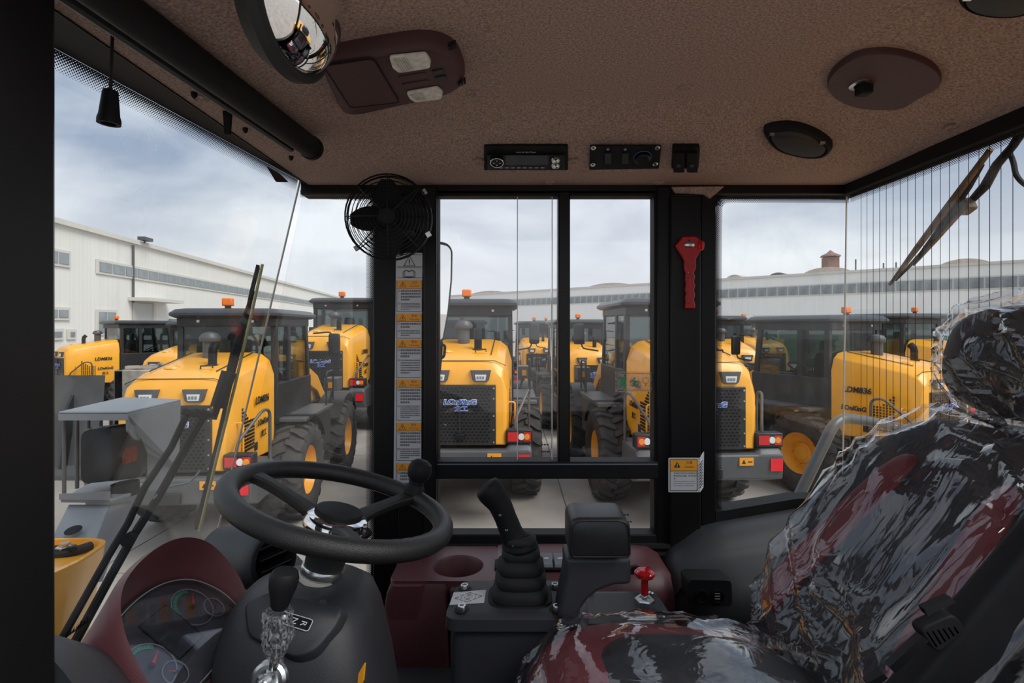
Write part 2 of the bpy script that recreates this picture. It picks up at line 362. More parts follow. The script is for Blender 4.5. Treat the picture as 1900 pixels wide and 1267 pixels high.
def hall(name, A, B, h, depth, wallm, label):
    # a long sheet-metal hall whose visible wall runs A -> B on the ground
    A = V(*A, 0); B = V(*B, 0); d = (B - A).normalized(); n = V(d.y, -d.x, 0)
    if n.dot(-A) < 0: n = -n
    root = thing(name, (A + B) / 2, label, 'building')
    MB().prism([A, B, B - n * depth, A - n * depth], (0, 0, h)).build('wall', wallm, root, smooth=False)
    MB().prism([A + n * 0.25 - d * 0.3, B + n * 0.25 + d * 0.3, B - n * (depth + .3) + d * .3, A - n * (depth + .3) - d * .3], (0, 0, 0.28)).xf(Matrix.Translation((0, 0, h))).build('roof_edge', 'factory_trim', root, smooth=False)
    return root, A, B, d, n
def wall_hit(px, A, d):   # where the column px meets the wall line on the ground
    k = (px - 950) / 1000; t = (k * A.y - A.x) / (d.x - k * d.y); return A + d * t
def zat(py, Y): return CAMZ + (605 - py) * Y / 1000
def panes(root, A, d, n, s0, s1, z0, z1, step, trim=True, m='factory_glass', gap=0.12):
    if trim:
        a = A + d * (s0 - 0.15); b = A + d * (s1 + 0.15)
        MB().prism([a + n * 0.02, b + n * 0.02, b + n * 0.10, a + n * 0.10], (0, 0, z1 - z0 + 0.3)).xf(Matrix.Translation((0, 0, z0 - 0.15))).build('window_frame', 'factory_trim', root, smooth=False)
    k = max(1, round((s1 - s0) / step)); w = (s1 - s0) / k; first = None
    c0 = wloc(root)
    for i in range(k):
        a = A + d * (s0 + i * w + gap / 2); 
        if first is None:
            b = a + d * (w - gap)
            mb = MB().prism([a + n * 0.09, b + n * 0.09, b + n * 0.14, a + n * 0.14], (0, 0, z1 - z0))
            first = mb.xf(Matrix.Translation((0, 0, z0))).build('window_pane', m, root, smooth=False); a0 = a
        else:
            o = first.copy(); COL.objects.link(o); o.parent = root; o.location = a - a0
    return
# the white hall on the left
LA = V(-24.5 + 0.126 * 14, 15, 0); LB = V(-34.2, 105.8, 0)
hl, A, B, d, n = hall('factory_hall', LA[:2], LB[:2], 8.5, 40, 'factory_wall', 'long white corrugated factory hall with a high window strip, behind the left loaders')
def s_of(px): return (wall_hit(px, A, d) - A).dot(d)
Yr = wall_hit(180, A, d).y
panes(hl, A, d, n, s_of(180), s_of(623), zat(503, Yr), zat(485, Yr), 1.35)
Yw = wall_hit(116, A, d).y
panes(hl, A, d, n, s_of(60), s_of(125), zat(490, Yw), zat(469, Yw), 0.85)
panes(hl, A, d, n, s_of(60), s_of(124), zat(589, Yw), zat(575, Yw), 0.9)
panes(hl, A, d, n, s_of(84), s_of(112), zat(625, Yw), zat(615, Yw), 0.8); panes(hl, A, d, n, s_of(126), s_of(136), zat(625, Yw), zat(616, Yw), 0.5)
Yd = wall_hit(195, A, d).y
panes(hl, A, d, n, s_of(179), s_of(212), 2.6, zat(579, Yd), 0.75)
Ye = wall_hit(330, A, d).y
for zz in (0.2, 1.35, 2.5): panes(hl, A, d, n, s_of(311), s_of(348), zz, zz + 1.05, 0.8, trim=(zz == 0.2))
# roller door with its canopy, drain pipe, roof lamp
Yq = wall_hit(265, A, d).y; a = wall_hit(245, A, d); b = wall_hit(280, A, d)
dz = zat(563, Yq)
MB().prism([a + n * .03, b + n * .03, b + n * .12, a + n * .12], (0, 0, dz)).build('roller_door', 'shutter', hl, smooth=False)
MB().prism([a - d * .5 + n * .02, b + d * 2.0 + n * .02, b + d * 2.0 + n * 1.3, a - d * .5 + n * 1.3], (0, 0, 0.22)).xf(Matrix.Translation((0, 0, dz + .12))).build('door_canopy', 'factory_trim', hl, smooth=False)
for q, w in ((b, 0.35),): MB().prism([q + n * .03, q + d * w + n * .03, q + d * w + n * .2, q + n * .2], (0, 0, dz)).build('door_jamb', 'factory_trim', hl, smooth=False)
a = wall_hit(244, A, d); MB().tube([a + n * .12 + V(0, 0, dz), a + n * .12 + V(0, 0, 8.4)], 0.07, 6).build('drain_pipe', 'loader_grey', hl)
MB().prism([a + n * .1 + d * .5, a + n * .1 + d * 1.5, a + n * .6 + d * 1.5, a + n * .6 + d * .5], (0, 0, 0.22)).xf(Matrix.Translation((0, 0, 8.85))).tube([a + n * .3 + d + V(0, 0, 8.7), a + n * .3 + d + V(0, 0, 8.9)], .05, 6).build('flood_lamp', 'loader_grey', hl, smooth=False)
# the long hall on the right
RA = V(109.3 - 1.0365 * 40, 40, 0); RB = V(109.3 - 1.0365 * 158, 158, 0)
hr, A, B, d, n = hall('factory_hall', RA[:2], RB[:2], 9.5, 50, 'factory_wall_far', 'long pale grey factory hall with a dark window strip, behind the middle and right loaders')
panes(hr, A, d, n, s_of(1990), s_of(860), 7.03, 8.15, 1.3); panes(hr, A, d, n, s_of(859), s_of(625), 7.03, 8.15, 2.6)
panes(hr, A, d, n, s_of(1990), s_of(1400), 2.6, 4.3, 1.6)
def roof_arch(px0, px1, h, m):
    a = wall_hit(px0, A, d) - n * 2; b = wall_hit(px1, A, d) - n * 2; mid = (a + b) / 2; L = (b - a)
    ring = [a + L * t + V(0, 0, 9.7 + h * math.sin(math.pi * t) ** 0.6) for t in [i / 12 for i in range(13)]]
    MB().prism(ring, -n * 9).build('roof_monitor', m, hr)
roof_arch(1478, 1575, .9, 'rust_roof'); roof_arch(1735, 1840, .8, 'rust_roof'); roof_arch(858, 925, .7, 'rust_roof'); roof_arch(1075, 1160, .7, 'rust_roof'); roof_arch(1335, 1368, .7, 'rust_roof'); roof_arch(1415, 1452, .6, 'loader_grey')
a = wall_hit(1521, A, d) - n * 5
ch = MB().box((a.x - .75, a.y - .75, 9.6), (a.x + .75, a.y + .75, 12.1)).build('chimney', 'rust_brick', hr, smooth=False)
MB().lathe([(1.25, 0), (1.2, .15), (.5, .5), (.15, .8), (.02, .9)], a + V(0, 0, 12.2), n=8).tube([a + V(0, 0, 12.0), a + V(0, 0, 12.4)], .4, 6).build('chimney_cap', 'rust_brick', ch)
for px in (1577, 1630, 1654):
    a = wall_hit(px, A, d) - n * 3; MB().tube([a + V(0, 0, 9.6), a + V(0, 0, 11.4 if px == 1577 else 10.7)], .09, 6).build('vent_pipe', 'loader_grey', hr)
# green hoarding before the right hall
fr = thing('hoarding', (20, 40, 0), 'long green sheet hoarding standing before the right factory hall', 'fence')
p0 = wall_hit(1330, A, d) * 0.62; p1 = wall_hit(1990, A, d) * 0.62; L = p1 - p0; k = 26; first = None
for i in range(k):
    a = p0 + L * (i / k); b = p0 + L * ((i + .97) / k)
    if first is None: first = MB().prism([a, b, b + n * .06, a + n * .06], (0, 0, 2.35)).build('panel', 'fence_green', fr, smooth=False); f0 = a
    else:
        o = first.copy(); COL.objects.link(o); o.parent = fr; o.location = a - f0

# ================================================================== the cab shell
def W(x, y, z): return Vector((x, y, CAMZ + z))
YW = 1.55
# headliner
NX, NY = 90, 60; mb = MB(); vs = []
for j in range(NY + 1):
    for i in range(NX + 1):
        x = -0.585 + (0.964 + 0.585) * i / NX; y = 0.45 + (YW - 0.45) * j / NY; vs.append((x, y, ceil_z(x, y)))
mb.add(vs, [(j * (NX + 1) + i, (j + 1) * (NX + 1) + i, (j + 1) * (NX + 1) + i + 1, j * (NX + 1) + i + 1) for j in range(NY) for i in range(NX)])
ceiling = mb.build('ceiling', 'headliner', angle=80)
structure(ceiling, 'brown woven fabric headliner of the cab, curving down to the windows', 'ceiling')
for px, py in ((877, 172), (1273, 162), (1020, 338), (1222, 338), (888, 300), (1064, 300), (1068, 298), (840, 336), (1585, 345), (1768, 236), (370, 182)):
    if px in (1068,): continue
    p = on_ceiling(px, py); MB().lathe([(0.016, 0.002), (0.016, -.002), (0.009, -.004), (0.008, -.002), (0.0045, -.002), (.004, -.0045)], p, (0, 0, 1), 20).build('headliner_clip', 'headliner', ceiling)
roof = MB().box((-0.66, 0.42, CAMZ + .525), (1.02, 1.64, CAMZ + .60)).build('sky_block_roof', 'black_paint', bevel=.01)  # unseen box, added to keep sky light out from above
structure(roof, 'unseen black painted roof shell added above the headliner to block sky light', 'roof')
# headliner lobe that drops over the rear pillar
lobe = [P(1246, 346, 1.54), P(1254, 358, 1.54), P(1306, 360, 1.54), P(1318, 368, 1.54), P(1330, 358, 1.54), P(1345, 345, 1.54)]
MB().prism(lobe, (0, .012, 0)).build('headliner_lobe', 'headliner', ceiling, bevel=.003)
# walls (black painted frame of the cab)
wr = structure(empty('wall_right', W(0, 1.58, -1.15)), 'black painted door frame side of the cab with two pillars', 'wall')
def fbox(px0, px1, py0, py1, y0, y1, name, parent, m='black_paint', bevel=.004):
    a = P(px0, py0, y0); b = P(px1, py1, y0)
    return MB().box((a.x, y0, b.z), (b.x, y1, a.z)).build(name, m, parent, bevel=bevel)
fbox(557, 1572, 322, 361, YW, YW + .06, 'header', wr)
fbox(692, 740, 345, 1300, YW, YW + .07, 'pillar', wr)
fbox(738, 786, 360, 1300, YW - .012, YW + .07, 'pillar', wr)
fbox(785, 810, 345, 1030, YW - .02, YW + .05, 'window_post', wr)
fbox(1244, 1301, 362, 1040, YW - .02, YW + .07, 'pillar', wr)
fbox(1300, 1329, 345, 1000, YW, YW + .07, 'pillar', wr)
fbox(1219, 1246, 345, 1030, YW - .006, YW + .05, 'window_post', wr)
fbox(735, 1250, 1008, 1100, YW - .01, YW + .06, 'sill', wr)
MB().box((-.41, YW + .02, CAMZ - 1.15), (.98, YW + .08, CAMZ - .62)).build('lower_panel', 'black_matte', wr)
# rear quarter frame under the glass: polygon with slanting top edge
q = [P(1328, 950, YW), P(1480, 925, YW), P(1580, 925, YW), P(1580, 1200, YW), P(1328, 1200, YW)]
MB().prism(q, (0, .06, 0)).build('quarter_panel', 'black_matte', wr)
# front header and rear header
hd = [[W(-.585, y, .403), W(-.609 - .104 * (YW - y) - .004, y, .419), W(-.62 - .104 * (YW - y), y, .50), W(-.585, y, .50)] for y in (.45, YW)]
fh = MB().loft(hd).build('wall_front', 'black_matte', angle=20)
structure(fh, 'black header beam above the windscreen', 'wall')
rh = MB().box((.955, .45, CAMZ + .377), (1.0, YW + .06, CAMZ + .50)).build('wall_rear', 'black_matte', bevel=.003)
structure(rh, 'black header beam above the heated rear window', 'wall')
fl = MB().box((-1.0, .45, CAMZ - 1.2), (1.0, 1.62, CAMZ - 1.15)).build('floor', 'black_rubber', smooth=False)
structure(fl, 'black rubber floor of the cab', 'floor')
lw = MB().box((.965, .45, CAMZ - 1.15), (1.0, 1.6, CAMZ - .36)).build('trim_1', 'black_matte', smooth=False)
structure(lw, 'black lower rear wall panel behind the seat', 'trim')
fw = MB().prism([W(-.95, .45, -1.15), W(-.95, 1.6, -1.15), W(-.92, 1.6, -.86), W(-1.02, .45, -.86)], (-.04, 0, 0)).build('trim_2', 'black_matte', smooth=False)
structure(fw, 'black lower front wall panel under the windscreen', 'trim')
# near door post at the left edge of the picture
near = MB().box((-.76, .50, CAMZ - 1.15), (-.506, .60, CAMZ + .5)).box((-.76, .48, CAMZ - 1.2), (1.0, .54, CAMZ - .42)).box((.76, .48, CAMZ - 1.15), (1.0, .54, CAMZ + .5)).box((-.76, .48, CAMZ + .42), (1.0, .54, CAMZ + .5)).build('wall_left', 'black_paint', bevel=.006)  # unseen lower panel, rear post and header added to cut light from behind
structure(near, 'black door post close to the camera at the left edge, with unseen wall parts added to cut light', 'wall')

# ------------------------------------------------------------------ windows
Tf = W(-.609, YW, .4185); da = Vector((.104, 1, 0)).normalized(); db = Vector((-.2435, 0, -1.0305)).normalized(); nF = da.cross(db).normalized()
if nF.x < 0: nF = -nF       # points into the cab
def frit(name, pts, inward, width, parent):
    # dotted strip along pts, v = 0 at the frame
    pts = [Vector(p) for p in pts]; mb = MB(); uv = []; s = 0; vs = []; fs = []
    ss = [0]
    for i in range(1, len(pts)): ss.append(ss[-1] + (pts[i] - pts[i - 1]).length)
    for i, p in enumerate(pts):
        w = inward[i] if isinstance(inward, list) else inward
        vs += [p, p + Vector(w).normalized() * width]; uv += [(ss[i], 0), (ss[i], width)]
    fs = [(2 * i, 2 * i + 2, 2 * i + 3, 2 * i + 1) for i in range(len(pts) - 1)]
    mb.add(vs, fs); mb.keep = True; o = mb.build(name, 'frit', parent, smooth=False)
    l = o.data.uv_layers.new(name='UVMap')
    for lp in o.data.loops: l.data[lp.index].uv = uv[lp.vertex_index]
    o['label'] = 'band of fine black printed dots'
    return o
w1 = structure(empty('window_1', W(-.9, 1.1, -1.0)), 'large raked front windscreen seen at the left', 'window')
nearT = Tf - da * 1.05
pane = [Tf, nearT, nearT + db * 1.47, Tf + db * 1.47]
MB().prism(pane, -nF * .006).build('pane', 'glass', w1, smooth=False)
frit('printed_dots', [Tf - nF * .007 + db * .0, nearT - nF * .007], db, .030, w1)
MB().tube([Tf + db * .0, Tf + db * 1.45], .0028, 6).build('glass_edge', 'cream_clamp', w1)
w2 = structure(empty('window_2', W(-.6, YW, -.8)), 'narrow front corner glass between windscreen and fan pillar', 'window')
def cx(z): return -.609 - (.4185 - z) * .2435 / 1.0305
cp = [W(cx(.385) + .006, YW + .03, .40), W(-.40, YW + .03, .40), W(-.40, YW + .03, -.80), W(cx(-.8) + .006, YW + .03, -.95)]
MB().prism(cp, (0, .006, 0)).build('pane', 'glass', w2, smooth=False)
frit('printed_dots', [P(557, 352, YW + .026), P(690, 361, YW + .026)], (0, 0, -1), .022, w2)
frit('printed_dots', [P(693, 1125, YW + .026), P(693, 355, YW + .026)], (-1, 0, 0), .022, w2)
ring = smooth_curve([P(640, 1170, YW + .02), P(672, 1140, YW + .02), P(688, 1110, YW + .02), P(693, 1060, YW + .02)], 4)
MB().prism(ring + [P(700, 1060, YW + .02), P(700, 1190, YW + .02), P(640, 1190, YW + .02)], (0, .01, 0)).build('corner_seal', 'black_matte', w2)
# sliding window
w3 = structure(empty('window_3', W(.1, YW, -.62)), 'black framed sliding side window in the middle of the cab wall', 'window')
yg = YW + .025
fbox(808, 1222, 352, 363, YW + .0, YW + .05, 'frame_bar', w3, 'black_matte'); fbox(806, 1222, 857, 889, YW - .012, YW + .05, 'frame_bar', w3, 'black_matte')
fbox(806, 1222, 992, 1010, YW - .004, YW + .05, 'frame_bar', w3, 'black_matte'); fbox(804, 813, 352, 1000, YW - .002, YW + .05, 'frame_bar', w3, 'black_matte'); fbox(1214, 1224, 352, 1000, YW - .002, YW + .05, 'frame_bar', w3, 'black_matte')
fbox(1036, 1058, 355, 860, YW - .008, YW + .045, 'mullion', w3)
MB().box((P(735, 0, YW).x, YW - .018, P(0, 1013, YW).z), (P(1250, 0, YW).x, YW - .008, P(0, 1006, YW).z)).build('sill_rail', 'dark_plastic', w3)
MB().box((P(735, 0, YW).x, YW - .020, P(0, 1026, YW).z), (P(1250, 0, YW).x, YW - .010, P(0, 1021, YW).z)).build('sill_rail', 'dark_plastic', w3)
def gp(px0, px1, py0, py1, y, name='pane', parent=w3, m='glass_clear', t=.005):
    a = P(px0, py0, y); b = P(px1, py1, y); return MB().box((a.x, y, b.z), (b.x, y + t, a.z)).build(name, m, parent, smooth=False)
gp(812, 1024, 360, 860, yg - .012); gp(960, 1219, 360, 860, yg + .004); gp(810, 1216, 888, 994, yg)
for px in (960, 1024):
    a = P(px, 360, yg - .002); b = P(px, 859, yg - .002); MB().box((a.x - .0012, yg - .013, b.z), (a.x + .0012, yg + .01, a.z)).build('glass_edge', 'lens_white', w3, smooth=False)
a = P(812, 858.5, yg - .015); b = P(1216, 857, yg - .015); MB().box((a.x, YW - .013, a.z), (b.x, YW - .011, a.z + .003)).build('bright_strip', 'sheet_grey', w3)
# little print marks on the glass
for px, py in ((1011, 825), (1012, 838), (1160, 955), (1165, 968)):
    for k in range(3):
        p = P(px - 5 + k * 5, py, yg - .016); MB().box((p.x - .003, p.y, p.z - .002), (p.x + .003, p.y + .001, p.z + .002)).build('glass_print', 'ink', w3, smooth=False)
# rear quarter glass
w4 = structure(empty('window_4', W(.8, YW, -.5)), 'rear quarter glass with rounded corner beside the red hammer pillar', 'window')
cp = [P(1328, 365, YW + .03), P(1572, 365, YW + .03), P(1580, 930, YW + .03), P(1328, 952, YW + .03)]
MB().prism(cp, (0, .006, 0)).build('pane', 'glass', w4, smooth=False)
yy = YW + .026
rim = smooth_curve([P(1327, 945, yy), P(1327, 700, yy), P(1328, 400, yy), P(1332, 376, yy), P(1345, 365, yy), P(1400, 364, yy), P(1575, 365, yy)], 6)
inw = []
for i, p in enumerate(rim):
    a = rim[max(0, i - 1)]; b = rim[min(len(rim) - 1, i + 1)]; t = (b - a).normalized(); inw.append(V(t.z, 0, -t.x))
frit('printed_dots', rim, inw, .019, w4)
frit('printed_dots', [P(1572, 928, yy), P(1410, 945, yy)], (0, 0, 1), .022, w4)
crn = smooth_curve([P(1326, 900, yy - .004), P(1330, 930, yy - .004), P(1348, 947, yy - .004), P(1385, 947, yy - .004)], 5)
MB().prism(crn + [P(1385, 960, yy - .004), P(1320, 960, yy - .004), P(1320, 900, yy - .004)], (0, .006, 0)).build('corner_seal', 'black_matte', w4)
crn = smooth_curve([P(1326, 395, yy - .004), P(1332, 374, yy - .004), P(1350, 363, yy - .004)], 5)
MB().prism(crn + [P(1350, 350, yy - .004), P(1320, 350, yy - .004), P(1320, 395, yy - .004)], (0, .006, 0)).build('corner_seal', 'black_matte', w4)
MB().tube([P(1571, 350, YW + .02), P(1566, 700, YW + .02), P(1563, 930, YW + .02)], .0022, 6).build('glass_edge', 'cream_clamp', w4)
# heated rear window
XR = .975
w5 = structure(empty('window_5', W(XR, 1.0, -.36)), 'heated rear window with thin vertical wires', 'window')
MB().box((XR, .5, CAMZ - .36), (XR + .006, YW + .03, CAMZ + .385)).build('pane', 'glass', w5, smooth=False)
frit('printed_dots', [V(XR - .002, YW, CAMZ + .379), V(XR - .002, .6, CAMZ + .379)], (0, 0, -1), .024, w5)
wire = None
for i in range(30):
    if wire is None: wire = MB().box((XR - .0025, -.0005, CAMZ - .34), (XR - .0018, .0005, CAMZ + .37)).build('heating_wire', 'black_matte', w5, smooth=False); o = wire; z0 = wire.location.copy()
    else: o = wire.copy(); COL.objects.link(o); o.parent = w5
    o.location = z0 + V(0, 1.5023 - i * .0253, 0)
# ================================================================== wheel loaders of the yard
def make_loader():
    r = empty('wheel_loader', (0, 0, 0)); B = {}
    Y = 'yellow_paint'; K = 'loader_black'; G = 'loader_grey'
    # counterweight with raised tail corners
    mb = MB()
    prof = lambda x, zt: [V(x, -1.55, .86), V(x, -1.58, 1.20), V(x, -1.50, zt), V(x, -.75, zt), V(x, -.75, .80), V(x, -1.3, .78)]
    mb.loft([prof(-1.04, 1.24), prof(-.99, 1.30), prof(-.72, 1.30), prof(-.66, 1.22), prof(.66, 1.22), prof(.72, 1.30), prof(.99, 1.30), prof(1.04, 1.24)])
    cw = mb.build('counterweight', G, r, bevel=.02)
    MB().obox((0, -1.575, .95), (.16, 0, 0), (0, .03, 0), (0, 0, .07)).build('tow_hitch', K, cw, bevel=.01)
    for s in (-1, 1):
        t = MB().box((s * .86 - .19, -1.54, 1.30), (s * .86 + .19, -1.36, 1.50)).build('tail_light', K, r, bevel=.015)
        MB().box((s * .86 - .165, -1.55, 1.335), (s * .86 - .01 if s > 0 else s * .86 + .165, -1.535, 1.465)).build('lens', 'lens_red', t) if s > 0 else MB().box((s * .86 + .01, -1.55, 1.335), (s * .86 + .165, -1.535, 1.465)).build('lens', 'lens_red', t)
        MB().lathe([(.05, 0), (.045, .012)], (s * .86 + s * .03, -1.54, 1.40), (0, -1, 0), 12).build('lens', 'lens_white', t)
        MB().box((s * .86 + (.06 if s > 0 else -.165), -1.55, 1.335), (s * .86 + (.165 if s > 0 else -.06), -1.536, 1.465)).build('lens', 'lens_red', t); MB().lathe([(.045, 0), (.04, .014)], (s * .86 + s * .11, -1.545, 1.40), (0, -1, 0), 12).build('lens', 'lens_amber', t)
        MB().box((s * .93 - .085, -1.592, .98), (s * .93 + .085, -1.575, 1.15)).build('reflector', 'reflector_red', r)
        k = MB().box((s * .50 - .10, -1.588, 1.06), (s * .50 + .10, -1.572, 1.17)).build('warning_sticker', 'sticker_orange', r)
        MB().prism([V(s * .5 - .07, -1.59, 1.085), V(s * .5 - .01, -1.59, 1.085), V(s * .5 - .04, -1.59, 1.145)], (0, .004, 0)).box((s * .5 + .02, -1.592, 1.105), (s * .5 + .08, -1.586, 1.12)).build('sticker_print', 'ink', k, smooth=False)
    # hood
    rings = []
    for y, w, zl, zh in ((-1.50, .62, 1.28, 2.22), (-1.47, .66, 1.27, 2.38), (-1.38, .68, 1.26, 2.50), (-1.22, .69, 1.25, 2.57), (-.6, .70, 1.22, 2.68), (-.05, .72, 1.20, 2.77), (.08, .73, 1.20, 2.77)):
        rg = [V(-w, y, zl), V(-w - .02, y, zl + .35), V(-w - .02, y, zh - .36), V(-w + .05, y, zh - .13), V(-w + .17, y, zh - .03), V(-w + .34, y, zh)]
        rings.append(rg + [V(-p.x, p.y, p.z) for p in reversed(rg)])
    hood = MB().loft(rings).build('hood', Y, r, bevel=.015, angle=28)
    # seams and small fittings of the hood
    for s in (-1, 1): MB().tube([(s * .44, -1.21, 2.575), (s * .46, -.05, 2.772)], .008, 5).build('hood_seam', K, hood)
    MB().tube([(-.66, -1.375, 2.42), (-.5, -1.40, 2.49), (.5, -1.40, 2.49), (.66, -1.375, 2.42)], .006, 5).build('hood_seam', K, hood)
    MB().tube([(.2, -1.15, 2.60), (.2, -1.15, 2.64), (.36, -1.15, 2.65), (.36, -1.15, 2.61)], .012, 6).build('hood_handle', K, hood)
    # grille
    gr = MB().box((-.52, -1.53, 1.27), (.52, -1.47, 2.15)).build('grille', K, r, bevel=.012)
    mesh = MB(); 
    for i in range(15):
        for j in range(18):
            x = -.45 + .06 * i + (.03 if j % 2 else 0); z = 1.33 + .045 * j
            if x < .46: mesh.add([(x - .026, -1.534, z), (x, -1.536, z - .018), (x + .026, -1.534, z), (x, -1.536, z + .018)], [(0, 1, 2, 3)])
    mo = mesh.build('grille_mesh', 'black_matte', gr, smooth=False)
    MB().box((-.012, -1.548, 1.33), (.012, -1.53, 2.1)).build('grille_bar', K, gr)
    MB().superq(.07, .03, .05, nu=12, nv=8).xf(Matrix.Translation((-.0, -1.545, 1.40))).build('grille_lock', 'black_paint', gr)
    MB().obox((0, 0, 0), (.012, 0, 0), (0, .006, 0), (0, 0, .012)).xf(Matrix.Translation((.49, -1.535, 2.10))).build('grille_bolt', 'zinc', gr)
    for zz in (1.95, 1.7, 1.5, 1.32): MB().obox((.49, -1.535, zz), (.01, 0, 0), (0, .006, 0), (0, 0, .01)).build('grille_bolt', 'zinc', gr)
    for nm, m, off, dy in (('logo_outline', 'ink_white', .016, 0.0), ('logo', 'logo_blue', .004, -.008)):
        b = text_mb('LOnKinG', .098, bold=off * .6, shear=.12, spacing=1.0, depth=.003); b.xf(Matrix.Scale(1.22, 4, (1, 0, 0))); b.xf(frame_M((0, -1.545 + dy, 1.90), (1, 0, 0), (0, 0, 1))); b.build(nm, m, r, smooth=False)
        b = text_mb('龙工', .085, bold=off * .3, depth=.003); b.xf(Matrix.Scale(1.1, 4, (1, 0, 0))); b.xf(frame_M((.02, -1.545 + dy, 1.80), (1, 0, 0), (0, 0, 1))); b.build(nm, m, r, smooth=False)
    for s in (-1, 1):
        h = MB().loft([[V(s * .30 + x * k, y, z) for x, z in ((-.15, 2.36), (.15, 2.36), (.12, 2.22), (.09, 2.19), (-.09, 2.19), (-.12, 2.22))] for y, k in ((-1.44, 1), (-1.53, 1.0), (-1.545, .9))]).build('head_light', G, r)
        MB().loft([[V(s * .30 + x * k, y, z) for x, z in ((-.085, 2.30), (.085, 2.30), (.07, 2.215), (-.07, 2.215))] for y, k in ((-1.54, 1), (-1.555, .95))]).build('lens', 'lens_white', h)
        for i in range(3): MB().box((s * .30 - .055 + .04 * i, -1.562, 2.235), (s * .30 - .03 + .04 * i, -1.55, 2.275)).build('led', 'sheet_grey', h)
    # intake with cap and exhaust
    ai = MB().lathe([(.10, 0), (.10, .30)], (-.05, -.35, 2.66), n=16).build('air_intake', G, r)
    MB().lathe([(.14, 0), (.15, .03), (.15, .06), (.11, .12), (.03, .145), (0.0, .147)], (-.05, -.35, 2.96), n=18).build('intake_cap', G, ai)
    ex = MB().tube([(.22, -.85, 2.58), (.22, -.85, 2.80), (.22, -.84, 2.86), (.22, -.78, 2.92)], .06, 10).build('exhaust_pipe', 'black_matte', r)
    MB().lathe([(.09, 0), (.09, .02)], (.22, -.85, 2.62), n=12).build('exhaust_flange', 'black_matte', ex)
    MB().lathe([(.11, 0), (.10, .02), (.05, .04), (.0, .045)], (-.25, -1.0, 2.60), n=16).build('filler_cap', Y, hood)
    # side panels: perforated vents, handles, lettering
    for s in (-1, 1):
        pv = MB()
        for i in range(8):
            for j in range(16):
                if j > 8 and i > 12 - j: continue
                y = -1.05 + .055 * i; z = 1.42 + .05 * j
                pv.obox((s * .722, y, z), (.006, 0, 0), (0, .014, 0), (0, 0, .016))
        tag(pv.build('vent_holes', K, hood, smooth=False), kind='stuff')
        MB().tube(rpoly([V(s * .70, -1.22, 1.86), V(s * .80, -1.22, 1.86), V(s * .80, -1.22, 1.40), V(s * .70, -1.22, 1.40)], [0, .04, .04, 0], 3), .014, 6).build('grab_handle', Y, hood)
        MB().box((s * .69, -.62, 1.34), (s * .725, -.52, 1.46)).build('hood_latch', K, hood, bevel=.006)
        X = (0, s * 1.0, 0)
        b = text_mb('LDM836', .15, bold=.004, shear=.15, depth=.002); b.xf(frame_M((s * .750, -.42, 2.08), X, (0, 0, 1))); b.build('model_lettering', K, r, smooth=False)
        b = text_mb('LOnKinG', .12, bold=.004, shear=.12, depth=.002); b.xf(frame_M((s * .750, -.36, 1.74), X, (0, 0, 1))); b.build('maker_lettering', K, r, smooth=False)
        b = text_mb('龙工', .11, bold=.002, depth=.002); b.xf(frame_M((s * .750, -.36, 1.56), X, (0, 0, 1))); b.build('maker_lettering', K, r, smooth=False)
        MB().tube(rpoly([V(s * .80, -1.45, 1.28), V(s * .80, -1.42, 1.62), V(s * 1.00, -1.05, 2.02), V(s * 1.02, -.85, 1.98), V(s * 1.02, -.85, 1.25)], [0, .1, .1, .1, 0], 4), .022, 8).build('hand_rail', G, r)
        # fenders, fuel box and steps
        arc = [V(s * .70, .42 + .88 * math.cos(a), .80 + .88 * math.sin(a)) for a in [R(28 + 9 * i) for i in range(8)]]
        MB().loft([[p, p + V(s * .55, 0, 0), p * 1.0 + V(s * .55, 0, .03), p + V(0, 0, .03)] for p in arc]).build('fender', K, r)
        sb = MB().box((s * .62, .95, .95), (s * 1.18, 1.85, 1.62)).build('step_box', K, r, bevel=.03)
        MB().box((s * .60, .2, 1.62), (s * 1.2, 1.95, 1.68)).build('platform', G, r, bevel=.01)
        MB().box((s * .80, .940, 1.44), (s * 1.04, .955, 1.58)).build('warning_sticker', 'sticker_orange', sb)
        MB().box((s * 1.0, 1.05, .55), (s * 1.2, 1.7, .62)).box((s * 1.0, 1.1, .58), (s * 1.04, 1.16, .98)).box((s * 1.0, 1.6, .58), (s * 1.04, 1.66, .98)).build('step', G, r)
        MB().tube(rpoly([V(s * 1.12, 1.75, 1.66), V(s * 1.12, 1.75, 2.3), V(s * 1.12, 2.25, 2.3), V(s * 1.12, 2.25, 1.7)], [0, .08, .08, 0], 3), .02, 6).build('hand_rail', K, r)
        # mirrors
        mr = MB().tube(rpoly([V(s * .84, 1.85, 3.05), V(s * 1.16, 1.98, 3.08), V(s * 1.16, 1.98, 2.55), V(s * .84, 1.86, 2.5)], [0, .08, .08, 0], 3), .016, 6).build('mirror_arm', K, r)
        MB().superq(.11, .04, .21, .25, .3, 14, 8).xf(Matrix.Translation((s * 1.22, 1.96, 2.84))).build('mirror_head', K, mr)
    # cab
    cab = empty('cab', (0, 0, 0)); cab.parent = r
    posts = []
    for s in (-1, 1):
        for y0, y1 in ((.15, .15), (.75, .75), (1.90, 1.72)):
            MB().loft([[V(s * .74 + a, y0 + b, 1.62) for a, b in ((-.04, -.05), (.04, -.05), (.04, .05), (-.04, .05))], [V(s * .72 + a, y1 + b, 3.24) for a, b in ((-.04, -.05), (.04, -.05), (.04, .05), (-.04, .05))]]).build('post', K, cab)
        MB().box((s * .70, .12, 1.60), (s * .78, 1.92, 2.25)).build('lower_panel', K, cab, bevel=.01)
        MB().box((s * .735, .2, 2.25), (s * .745, 1.85, 3.22)).build('side_pane', 'glass_loader', cab, smooth=False)
